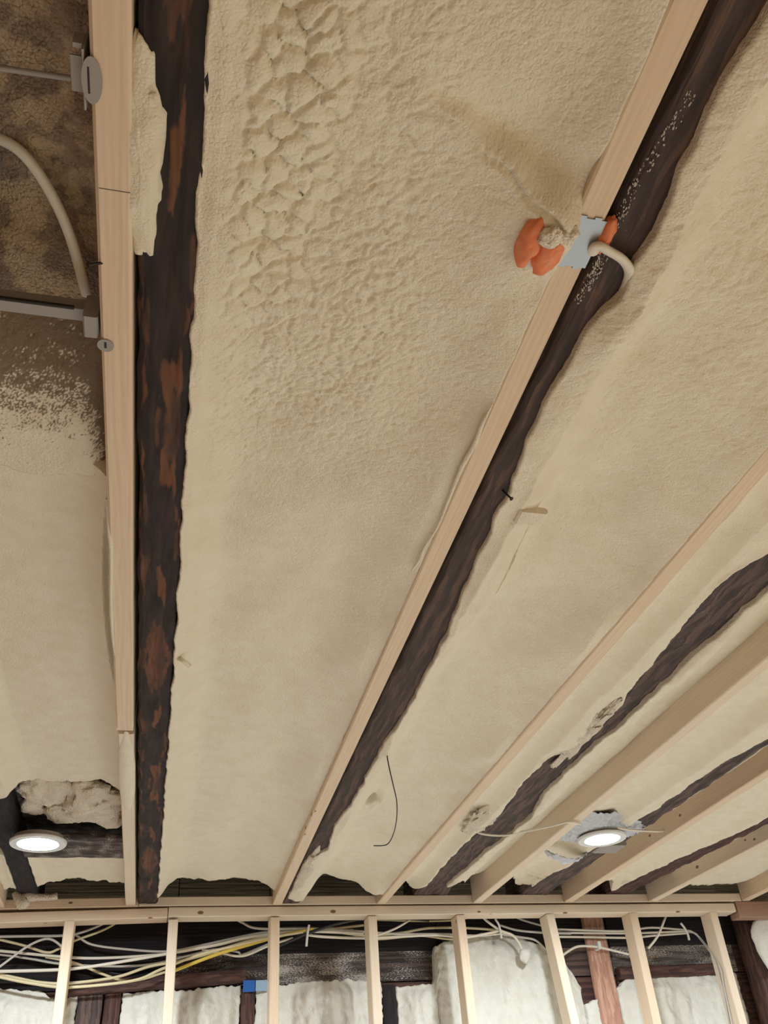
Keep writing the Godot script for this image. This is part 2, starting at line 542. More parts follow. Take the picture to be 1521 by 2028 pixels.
# A slab of foam on the old wall: its face towards the room bulges and wrinkles.
func wall_foam_mesh(poly: Array, z: float, depth: float, seed_: int, bulge := 0.03) -> ArrayMesh:
	# poly: Vector2(x, y_top) from left to right; it reaches down to 1.0 m
	var n := noise(FastNoiseLite.TYPE_SIMPLEX_SMOOTH, 7.0, seed_, 4)
	var c := noise(FastNoiseLite.TYPE_CELLULAR, 26.0, seed_ + 1)
	var ne := noise(FastNoiseLite.TYPE_SIMPLEX_SMOOTH, 28.0, seed_ + 2, 2)
	var x0: float = poly[0].x
	var x1: float = poly[poly.size() - 1].x
	var cols := int(ceil((x1 - x0) / 0.007)) + 1
	var rows := 80
	var rings := []
	var us := PackedFloat32Array()
	for i in rows + 2:
		var ring := PackedVector3Array()
		for j in cols + 2:
			var u := clampf(float(j - 1) / (cols - 1), 0.0, 1.0)
			var v := clampf(float(i - 1) / (rows - 1), 0.0, 1.0)
			v = v * v * 0.6 + v * 0.4
			var x := lerpf(x0, x1, u)
			var top: float = poly[0].y
			for k in range(1, poly.size()):
				if x >= poly[k - 1].x:
					top = lerpf(poly[k - 1].y, poly[k].y, clampf((x - poly[k - 1].x) / (poly[k].x - poly[k - 1].x), 0.0, 1.0))
			top += ne.get_noise_2d(x, 1.0) * 0.008
			var y := lerpf(top, 1.0, v)
			x += ne.get_noise_2d(y, u * 9.0) * 0.006 * (1.0 - 4.0 * (u - 0.5) * (u - 0.5)) if u > 0.0 and u < 1.0 else ne.get_noise_2d(y, u * 9.0) * 0.006
			var edge := minf(minf(u * (x1 - x0), (1.0 - u) * (x1 - x0)), minf(top - y, 1.0))
			var d := depth + bulge * smoothstep(0.0, 0.07, edge) * (0.6 + n.get_noise_2d(x, y * 0.4)) + 0.009 * sqrt(clampf(c.get_noise_2d(x, y) + 1.0, 0.0, 1.0)) * clampf(1.0 + 1.6 * n.get_noise_2d(x * 0.7 + 9.0, y), 0.2, 1.4)
			if i == 0 or j == 0 or i == rows + 1 or j == cols + 1: d = 0.0
			ring.append(Vector3(x, y, z + d))
		rings.append(ring)
		us.append(i * 0.01)
	var vs := PackedFloat32Array()
	for k in cols + 2: vs.append(k * 0.01)
	return ring_mesh(rings, vs, us, false, true)

# ---------------------------------------------------------------- swellings of each bay
func bump_bay_one(x: float, z: float) -> Vector3:
	var rough := smoothstep(-1.35, -0.75, z) * smoothstep(-0.25, -0.36, z)
	var left := exp(-pow((x - 0.05) / 0.085, 2.0))
	var far := 0.12 + 0.88 * smoothstep(0.34, 0.12, x + (z + 0.6) * 0.25)
	var big := 0.019 * left * smoothstep(-0.92, -0.66, z) * smoothstep(-0.30, -0.40, z)
	var mid := 0.0090 * rough * far
	var rim := 0.2 + 0.8 * smoothstep(-0.01, 0.03, x)
	var calm := 1.0 - 0.75 * clampf(big / 0.010, 0.0, 1.0)
	return Vector3(big * rim, mid * rim * calm, (0.0016 + 0.0012 * rough) * calm)

func bump_bay_two(x: float, z: float) -> Vector3:
	var near := smoothstep(-1.2, -0.7, z)
	return Vector3(0.003 * near, 0.0030 * near + 0.0008, 0.0018)

func bump_fine(_x: float, _z: float) -> Vector3:
	return Vector3(0.0, 0.0010, 0.0016)

func bump_rough(_x: float, _z: float) -> Vector3:
	return Vector3(0.004, 0.003, 0.002)

func bump_bay_zero(_x: float, z: float) -> Vector3:
	return Vector3(0.0, 0.0004 + 0.003 * smoothstep(-1.25, -1.1, z), 0.0013)

func swellings(kind: int, x: float, z: float) -> Vector3:
	if kind == 0: return bump_bay_zero(x, z)
	if kind == 1: return bump_bay_one(x, z)
	if kind == 2: return bump_bay_two(x, z)
	if kind == 3: return bump_fine(x, z)
	return bump_rough(x, z)

func shape_bay_one(x: float, z: float, y: float) -> float:
	# the fold over a buried cable, with its sharp upper lip
	var a := Vector2(0.165, -0.425)
	var b := Vector2(0.395, -0.545)
	var d := (b - a).normalized()
	var p := Vector2(x, z) - a
	var t := p.dot(d) / a.distance_to(b)
	var s := p.x * -d.y + p.y * d.x        # above zero: the room side of the lip
	s = -s
	s += 0.006 * sin(t * 21.0) * 0.5
	var on := smoothstep(-0.08, 0.85, t) * smoothstep(1.3, 1.0, t)
	var k := 0.35 + 0.65 * clampf(t, 0.0, 1.0)
	if on > 0.0:
		if s > 0.0: y -= on * 0.036 * exp(-s / (0.14 * k))
		else: y -= on * (0.036 * smoothstep(-0.045 * k, 0.0, s) - 0.014 * exp(-pow((s + 0.055 * k) / 0.03, 2.0)))
		y += on * 0.010 * exp(-pow(s / 0.0035, 2.0))
	# swelling round the orange seal
	var q := Vector2(x - 0.385, (z + 0.575) * 0.8).length()
	y -= 0.004 * exp(-q * q / 0.0022)
	# raised rim along the old timber
	y -= 0.006 * smoothstep(0.05, 0.012, x) * smoothstep(-0.031, -0.01, x)
	return y

func shape_bay_two(x: float, z: float, y: float) -> float:
	# a long swelling over a cable next to the old timber, with an open crack on top
	var c := 0.585 + 0.02 * sin(z * 3.0)
	var on := smoothstep(-0.98, -1.12, z) * smoothstep(-1.72, -1.5, z)
	var q := (x - c) / 0.03
	y -= on * 0.030 * exp(-q * q)
	var cr := absf(x - c - 0.018 - 0.004 * sin(z * 46.0))
	y += on * 0.024 * smoothstep(0.007, 0.001, cr) * smoothstep(-1.1, -1.2, z) * smoothstep(-1.6, -1.45, z)
	# thick lip beside the timber near the cable
	y -= 0.010 * exp(-pow((x - 0.55) / 0.04, 2.0)) * smoothstep(-0.95, -0.8, z)
	# pit with a torn rim
	var h := Vector2(x - 0.628, (z + 2.745) * 0.30).length()
	y += 0.030 * smoothstep(0.020, 0.011, h)
	y -= 0.016 * exp(-pow((h - 0.034) / 0.013, 2.0)) * (0.7 + 0.3 * sin(atan2(z + 2.745, x - 0.628) * 3.0))
	return y

func shape_bay_zero(x: float, z: float, y: float) -> float:
	# lens-shaped gap where the foam has drawn away from the joist
	var t := (z + 1.60) / 0.42
	if absf(t) < 1.0:
		var w := 0.030 * (1.0 - t * t)
		var g := x + 0.152 + w * 0.35
		y += 0.035 * smoothstep(w * 0.55, w * 0.2, absf(g)) * (1.0 - t * t)
	return y

var n_dirt: FastNoiseLite
func paint_hump(x: float, z: float) -> Color:
	# brown dust and fibres stuck to the foam, thinning out towards the clean edge
	var n := n_dirt.get_noise_2d(x * 1.0, z * 1.0) * 0.5 + 0.5
	var d := smoothstep(-1.20, -0.90, z) * 1.12 + 0.75 * smoothstep(-0.19, -0.158, x)
	d += 0.25 * n_dirt.get_noise_2d(x * 0.12, z * 0.12)
	return Color(1, 1, 1).lerp(Color(0.20, 0.135, 0.085), smoothstep(0.0, 0.22, d - n) * 0.92)

# ---------------------------------------------------------------- lamps
const LED_GLOW := 14.0
const LED_POWER := 1.5
const LED_COLOR := Color(0.93, 0.97, 1.0)

func downlight(at: Vector3, label: String) -> Node3D:
	var t := thing("led_downlight", label, "downlight", "round downlights in the ceiling")
	t.position = at
	put("trim_ring", lathe_mesh([Vector2(0.079, -0.004), Vector2(0.086, -0.005), Vector2(0.089, 0.0), Vector2(0.089, 0.004), Vector2(0.079, 0.004)], 40), M.plastic, t)
	put("diffuser", lathe_mesh([Vector2(0.002, -0.0045), Vector2(0.05, -0.0045), Vector2(0.079, -0.0035), Vector2(0.079, 0.0)], 40), M.led, t)
	put("housing", lathe_mesh([Vector2(0.076, 0.0045), Vector2(0.076, 0.02), Vector2(0.05, 0.026), Vector2(0.002, 0.026)], 32), M.galv_dull, t)
	var l := AreaLight3D.new()
	l.name = "lamp"
	l.light_color = LED_COLOR
	l.light_energy = LED_POWER
	l.area_size = Vector2(0.14, 0.14)
	l.area_normalize_energy = true
	l.area_range = 12.0
	l.area_attenuation = 2.0
	l.shadow_enabled = true
	l.position = Vector3(0, -0.012, 0)
	l.rotation = Vector3(-PI / 2, 0, 0)
	t.add_child(l)
	return t

# ---------------------------------------------------------------- the scene
func _ready() -> void:
	# camera, light, exposure
	var cam := Camera3D.new()
	cam.name = "camera"
	cam.fov = 61.436
	cam.near = 0.05
	cam.position = Vector3(0, 1.55, 0)
	cam.rotation_order = EULER_ORDER_YXZ
	cam.rotation_degrees = Vector3(37.541, -15.321, -4.410)
	add_child(cam)
	cam.current = true
	var we := WorldEnvironment.new()
	we.name = "environment"
	var env := Environment.new()
	env.background_mode = Environment.BG_COLOR
	env.background_color = Color(0, 0, 0)
	env.tonemap_mode = Environment.TONE_MAPPER_LINEAR
	env.tonemap_exposure = 2.4
	env.sdfgi_enabled = true
	env.ssao_enabled = true
	env.ssil_enabled = true
	we.environment = env
	add_child(we)
	make_materials()
	downlight(Vector3(-0.415, 2.474, -3.04), "lit round downlight under the dark plank in the torn foam opening")
	downlight(Vector3(1.535, 2.474, -2.95), "lit round downlight wrapped in plastic film between the old timbers")
	for p in [Vector3(1.55, 2.466, -0.5), Vector3(3.5, 2.466, -3.0), Vector3(3.5, 2.466, -0.5), Vector3(3.5, 2.466, 2.0)]:  # unseen lamps, weighted to the right so more light comes from that side
		downlight(p, "lit round downlight in the unseen part of the ceiling, set to the right for light from that side")
	n_dirt = noise(FastNoiseLite.TYPE_SIMPLEX, 240.0, 91, 2)
	build_shell()
	build_old_timbers()
	build_joists()
	build_foam()
	build_wall()
	build_cables()
	build_details()

func struct(called: String, mesh: Mesh, mat: Material, parent: Node3D = null) -> MeshInstance3D:
	var o := put(called, mesh, mat, parent)
	if parent == null: o.set_meta("kind", "structure")
	return o

func build_shell() -> void:
	struct("floor", box_mesh(Vector3(-1.6, -0.1, -4.5), Vector3(4.8, 0, 3.1)), M.plywood)
	struct("wall_left", box_mesh(Vector3(-1.7, 0, -4.5), Vector3(-1.6, 2.9, 3.1)), M.header)
	struct("wall_right", box_mesh(Vector3(4.8, 0, -4.5), Vector3(4.9, 2.9, 3.1)), M.drywall)
	struct("wall_rear", box_mesh(Vector3(-1.7, 0, 3.1), Vector3(4.9, 2.9, 3.2)), M.header)
	tag(put("added_bounce_sheet", box_mesh(Vector3(-1.55, 0.0, -3.80), Vector3(4.7, 0.004, -1.4), 0.001), M.sheet), "pale sheet added on the unseen floor to bounce cool light up near the stud wall", "sheet")  # added out of view: a pale reflector for cool bounce near the wall
	# roof deck: wide old boards across the joists
	var deck := Node3D.new()
	deck.name = "ceiling"
	deck.set_meta("kind", "structure")
	add_child(deck)
	var z := 3.1
	var i := 0
	while z > -4.5:
		var w := 0.19 + 0.03 * sin(i * 2.3)
		put("plank", box_mesh(Vector3(-1.7, 2.685 + 0.003 * sin(i * 5.1), maxf(z - w, -4.5)), Vector3(4.9, 2.72, z - 0.005)), M.deck, deck)
		z -= w
		i += 1
	put("roof_sheet", box_mesh(Vector3(-1.7, 2.722, -4.5), Vector3(4.9, 2.82, 3.2)), M.beam_black, deck)

func build_old_timbers() -> void:
	var g := "old roof timbers between the joists"
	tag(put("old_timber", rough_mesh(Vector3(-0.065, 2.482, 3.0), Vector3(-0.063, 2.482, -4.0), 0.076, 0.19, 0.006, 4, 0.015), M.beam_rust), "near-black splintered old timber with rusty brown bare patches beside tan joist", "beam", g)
	tag(put("old_timber", rough_mesh(Vector3(0.500, 2.478, 3.0), Vector3(0.521, 2.478, -4.0), 0.076, 0.195, 0.004, 5, 0.02), M.beam), "dark brown old timber running beside the joist with the metal plate", "beam", g)
	tag(put("old_timber", rough_mesh(Vector3(1.175, 2.508, 3.0), Vector3(1.125, 2.508, -4.0), 0.15, 0.165, 0.008, 6, 0.02), M.beam_grey), "wide dark old timber half buried in foam crossed by thin cable", "beam", g)
	tag(put("old_timber", rough_mesh(Vector3(1.69, 2.506, -1.5), Vector3(1.605, 2.506, -4.0), 0.13, 0.165, 0.008, 7, 0.02), M.beam_grey), "dark old timber running above the film wrapped downlight", "beam", g)
	tag(put("old_timber", rough_mesh(Vector3(2.175, 2.506, -2.5), Vector3(2.00, 2.506, -4.0), 0.105, 0.165, 0.008, 8, 0.02), M.beam_maroon), "reddish dark old timber beyond the film wrapped downlight", "beam", g)
	tag(put("old_timber", rough_mesh(Vector3(-0.525, 2.515, 3.0), Vector3(-0.525, 2.515, -4.0), 0.075, 0.16, 0.005, 9, 0.02), M.beam_black), "black old timber behind the downlight at the torn foam opening", "beam", g)

func joist(a: Vector3, b: Vector3, label: String, mat: Material, off: float) -> MeshInstance3D:
	return tag(put("ceiling_joist", lumber_mesh(a, b, 0.039, 0.21, off), mat), label, "joist", "tan lumber ceiling joists")

func build_joists() -> void:
	# the first joist ends short with a rounded end; a second piece carries on to the wall
	var jm := lumber_mesh(Vector3(-0.117, 2.468, 3.0), Vector3(-0.1325, 2.468, -2.11), 0.041, 0.21, 0.4, 0.004)
	var ja := thing("ceiling_joist", "tan joist with rounded end beside near-black splintered timber", "joist", "tan lumber ceiling joists")
	put("board", jm, M.lumber, ja)
	put("pencil_line", box_mesh(Vector3(-0.144, 2.4677, -0.6035), Vector3(-0.109, 2.4682, -0.6027), 0.0001), M.steel_dark, ja)
	put("rounded_end", tube_mesh([Vector3(-0.1525, 2.490, -2.11), Vector3(-0.1125, 2.490, -2.11)], 0.022, 20, 1.0, 1), M.lumber, ja)
	joist(Vector3(-0.131, 2.474, -2.15), Vector3(-0.131, 2.474, -3.836), "short joist piece with foam smeared end next to torn foam opening", M.lumber_b, 1.1)
	joist(Vector3(0.4203, 2.47, 3.0), Vector3(0.4595, 2.47, -3.838), "tan joist carrying the grey metal plate and orange sealant", M.lumber, 2.2)
	joist(Vector3(0.969, 2.47, 3.0), Vector3(0.905, 2.47, -3.838), "tan joist with thin foam seam, next one after the metal plate joist", M.lumber, 3.7)
	joist(Vector3(1.43, 2.47, 3.0), Vector3(1.336, 2.47, -3.838), "tan joist between wide half buried timber and film wrapped downlight", M.lumber_b, 4.9)
	joist(Vector3(1.93, 2.47, 3.0), Vector3(1.766, 2.47, -3.838), "tan joist with foam along one side just past the film wrapped downlight", M.lumber, 5.3)
	joist(Vector3(2.55, 2.47, 3.0), Vector3(2.183, 2.47, -3.838), "tan joist right after the reddish dark timber", M.lumber_b, 6.1)
	joist(Vector3(2.68, 2.47, 3.0), Vector3(2.665, 2.47, -3.838), "tan joist where the top plate meets the brown corner post", M.lumber, 7.4)
	joist(Vector3(-0.625, 2.47, 3.0), Vector3(-0.625, 2.47, -3.838), "tan joist beyond the black timber and torn foam opening", M.lumber, 8.2)

func bay(label: String, o: Dictionary, mat: Material) -> MeshInstance3D:
	return tag(put("spray_foam", foam_bay(o), mat), label, "insulation", "spray foam between the timbers")

func build_foam() -> void:
	# between the first old timber and the plate joist
	bay("broad cream foam bay with cauliflower lumps and a creased fold", {
		seed = 100, z0 = 2.9, z1 = -3.76, xl = [Vector2(-0.38, -0.033), Vector2(-1.1, -0.027), Vector2(-1.8, -0.0235), Vector2(-3.3, -0.025)], xr = [Vector2(3, 0.4010), Vector2(-3.8, 0.4400)],
		yl = flat_e(2.480), yr = [Vector2(-0.5, 2.470), Vector2(-1.5, 2.476), Vector2(-2.2, 2.484), Vector2(-3.7, 2.505)],
		yc = [Vector2(-0.3, 2.512), Vector2(-1.5, 2.535), Vector2(-3.7, 2.552)],
		wl = 0.10, wr = 0.16, dx = 0.0027, low = 0.018, edge_l = 0.006, lumps = 1, extra = 1}, M.foam)
	# between the second old timber and the next joist
	bay("cream foam bay with hanging bare wire and a torn pit", {
		seed = 200, z0 = 2.9, z1 = -3.75,
		xl = [Vector2(-0.279, 0.524), Vector2(-0.332, 0.517), Vector2(-0.413, 0.518), Vector2(-0.531, 0.528), Vector2(-0.597, 0.525), Vector2(-0.642, 0.527), Vector2(-0.698, 0.511), Vector2(-0.745, 0.508), Vector2(-0.828, 0.501), Vector2(-1.055, 0.516), Vector2(-1.392, 0.537), Vector2(-1.644, 0.554), Vector2(-1.717, 0.55), Vector2(-1.992, 0.557), Vector2(-2.153, 0.54), Vector2(-2.534, 0.546), Vector2(-2.864, 0.527), Vector2(-3.082, 0.547), Vector2(-3.202, 0.493), Vector2(-3.328, 0.493)],
		xr = [Vector2(3, 0.9495), Vector2(-3.8, 0.8865)],
		yl = flat_e(2.469), yr = [Vector2(-1.0, 2.473), Vector2(-2.4, 2.476), Vector2(-3.2, 2.482), Vector2(-3.7, 2.478)],
		yc = [Vector2(-0.3, 2.525), Vector2(-1.5, 2.545), Vector2(-3.7, 2.552)],
		hold_l = flat_e(0.554), wl = 0.09, wr = 0.20, low = 0.022, dx = 0.0032, edge_l = 0.007, ragged = 0.02, lumps = 2, extra = 2}, M.foam)
	# joist to the wide timber
	bay("narrow foam strip with dark torn streaks beside wide half buried timber", {
		seed = 300, ragged = 0.09, z0 = 2.9, z1 = -3.76, fine_from = -0.7, xl = [Vector2(3, 0.9885), Vector2(-3.8, 0.9255)],
		xr = [Vector2(-1.206, 1.124), Vector2(-1.323, 1.088), Vector2(-1.447, 1.085), Vector2(-1.63, 1.105), Vector2(-1.845, 1.114), Vector2(-1.903, 1.134), Vector2(-2.224, 1.117), Vector2(-2.246, 1.078), Vector2(-2.404, 1.058), Vector2(-2.768, 1.083), Vector2(-2.982, 1.06), Vector2(-3.22, 1.055), Vector2(-3.598, 1.057)],
		yl = [Vector2(-1.0, 2.474), Vector2(-3.7, 2.48)], yr = flat_e(2.496), yc = [Vector2(-1.0, 2.515), Vector2(-3.7, 2.53)],
		hold_r = [Vector2(3.0, 1.092), Vector2(-4.0, 1.042)], wl = 0.05, wr = 0.05, dx = 0.004, edge_r = 0.010, low = 0.014, lumps = 3}, M.foam)
	bay("narrow foam strip with bright wavy lip right of the wide timber", {
		seed = 400, ragged = 0.10, z0 = 2.9, z1 = -3.74, fine_from = -0.9,
		xl = [Vector2(-1.337, 1.208), Vector2(-1.499, 1.204), Vector2(-1.646, 1.194), Vector2(-1.837, 1.196), Vector2(-2.008, 1.192), Vector2(-2.277, 1.171), Vector2(-2.572, 1.172), Vector2(-2.815, 1.21), Vector2(-3.219, 1.175), Vector2(-3.637, 1.155)],
		xr = [Vector2(0, 1.371), Vector2(-3.8, 1.319)],
		yl = flat_e(2.494), yr = [Vector2(-1.0, 2.545), Vector2(-3.7, 2.555)], yc = [Vector2(-1.0, 2.535), Vector2(-3.7, 2.55)],
		hold_l = [Vector2(3.0, 1.258), Vector2(-4.0, 1.208)], wl = 0.05, wr = 0.03, dx = 0.004, edge_l = 0.008, lumps = 3}, M.foam)
	# joist to the timber above the second downlight
	bay("wrinkled foam bay beside the film wrapped downlight", {
		seed = 500, ragged = 0.10, z0 = 2.9, z1 = -3.72, fine_from = -1.2, xl = [Vector2(0, 1.411), Vector2(-3.8, 1.357)],
		xr = [Vector2(-2.08, 1.681), Vector2(-2.25, 1.642), Vector2(-2.41, 1.631), Vector2(-2.7, 1.625), Vector2(-2.9, 1.60), Vector2(-3.3, 1.575), Vector2(-3.7, 1.53)],
		yl = flat_e(2.478), yr = flat_e(2.493), yc = [Vector2(-1.0, 2.52), Vector2(-3.7, 2.535)], hold_r = [Vector2(-1.5, 1.615), Vector2(-4.0, 1.53)],
		wl = 0.07, wr = 0.06, dx = 0.005, edge_r = 0.012, low = 0.016, lumps = 3}, M.foam)
	bay("thin foam strip squeezed between dark timber and joist past the downlight", {
		seed = 600, z0 = 2.9, z1 = -3.62, fine_from = -1.6,
		xl = [Vector2(-2.2, 1.75), Vector2(-2.64, 1.735), Vector2(-2.8, 1.72), Vector2(-3.3, 1.68), Vector2(-3.7, 1.66)],
		xr = [Vector2(0, 1.836), Vector2(-3.8, 1.748)],
		yl = flat_e(2.515), yr = flat_e(2.56), yc = flat_e(2.55),
		wl = 0.03, wr = 0.03, dx = 0.006, edge_l = 0.008, lumps = 3}, M.foam)
	bay("ribbed foam strip hanging along joist past the film wrapped downlight", {
		seed = 700, ragged = 0.10, z0 = 2.9, z1 = -3.72, fine_from = -1.8, xl = [Vector2(0, 1.868), Vector2(-3.8, 1.780)],
		xr = [Vector2(-2.84, 2.10), Vector2(-3.14, 2.03), Vector2(-3.42, 1.98), Vector2(-3.65, 1.945)],
		yl = flat_e(2.472), yr = flat_e(2.492), yc = flat_e(2.515), hold_r = [Vector2(-2.5, 2.115), Vector2(-4.0, 1.94)],
		wl = 0.08, wr = 0.06, dx = 0.005, edge_r = 0.014, lumps = 4}, M.foam)
	bay("foam strip between reddish dark timber and the next joist", {
		seed = 800, z0 = 2.9, z1 = -3.6, fine_from = -2.0,
		xl = [Vector2(-2.9, 2.19), Vector2(-3.14, 2.165), Vector2(-3.42, 2.125), Vector2(-3.7, 2.095)], xr = [Vector2(0, 2.37), Vector2(-3.8, 2.165)],
		yl = flat_e(2.515), yr = flat_e(2.56), yc = flat_e(2.555),
		wl = 0.03, wr = 0.03, dx = 0.006, edge_l = 0.008, lumps = 3}, M.foam)
	bay("pale crumpled foam bay next to the brown corner post", {
		seed = 900, z0 = 2.9, z1 = -3.78, fine_from = -2.4, xl = [Vector2(0, 2.41), Vector2(-3.8, 2.203)], xr = flat_e(2.644),
		yl = flat_e(2.482), yr = flat_e(2.545), yc = flat_e(2.535),
		wl = 0.10, wr = 0.06, dx = 0.007, low = 0.02, lumps = 4}, M.foam)
	# the bay of the first downlight, in pieces
	bay("smooth cream foam bay drawn away from the joist in a long slit", {
		seed = 1000, z0 = -1.17, z1 = -2.72, fine_from = 0.0, xl = flat_e(-0.602), xr = [Vector2(-1.1, -0.1475), Vector2(-2.1, -0.153)], hold_l = flat_e(-0.478),
		yl = flat_e(2.505), yr = [Vector2(-1.2, 2.50), Vector2(-1.5, 2.505), Vector2(-2.2, 2.50), Vector2(-2.7, 2.52)],
		yc = [Vector2(-1.2, 2.56), Vector2(-2.7, 2.552)], wl = 0.06, wr = 0.075, dx = 0.0035, ragged = 0.03, low = 0.012,
		lumps = 0, extra = 0}, M.foam)
	bay("foam hump dusted with dark brown specks beside the first joist", {
		seed = 1100, z0 = -0.86, z1 = -1.215, fine_from = 0.0, xl = flat_e(-0.488), xr = flat_e(-0.148),
		yl = flat_e(2.555), yr = flat_e(2.56), yc = [Vector2(-0.86, 2.60), Vector2(-0.98, 2.555), Vector2(-1.1, 2.534), Vector2(-1.2, 2.528)],
		wl = 0.05, wr = 0.05, dx = 0.0022, ragged = 0.018, low = 0.01, lumps = 2, paint = true}, M.foam)
	tag(put("foam_residue", foam_bay({
		seed = 1400, z0 = 2.9, z1 = -1.06, fine_from = -0.2, xl = flat_e(-0.487), xr = flat_e(-0.149),
		yl = flat_e(2.575), yr = flat_e(2.585), yc = flat_e(2.588), wl = 0.06, wr = 0.05, dx = 0.004, low = 0.03, lumps = 4}), M.deck), "brown crumbly residue under the deck of the open bay", "residue")
	bay("foam patch between the dark plank and the top plate at the downlight", {
		seed = 1200, z0 = -3.33, z1 = -3.72, fine_from = 0.0, xl = flat_e(-0.482), xr = flat_e(-0.152),
		yl = flat_e(2.515), yr = flat_e(2.52), yc = flat_e(2.535), wl = 0.05, wr = 0.05, dx = 0.005, ragged = 0.05, lumps = 3}, M.foam)
	bay("small foam patch beyond the black timber near the downlight", {
		seed = 1300, z0 = -3.3, z1 = -3.74, fine_from = 0.0, xl = flat_e(-0.604), xr = flat_e(-0.563),
		yl = flat_e(2.51), yr = flat_e(2.515), yc = flat_e(2.52), wl = 0.02, wr = 0.02, dx = 0.006, lumps = 3}, M.foam)

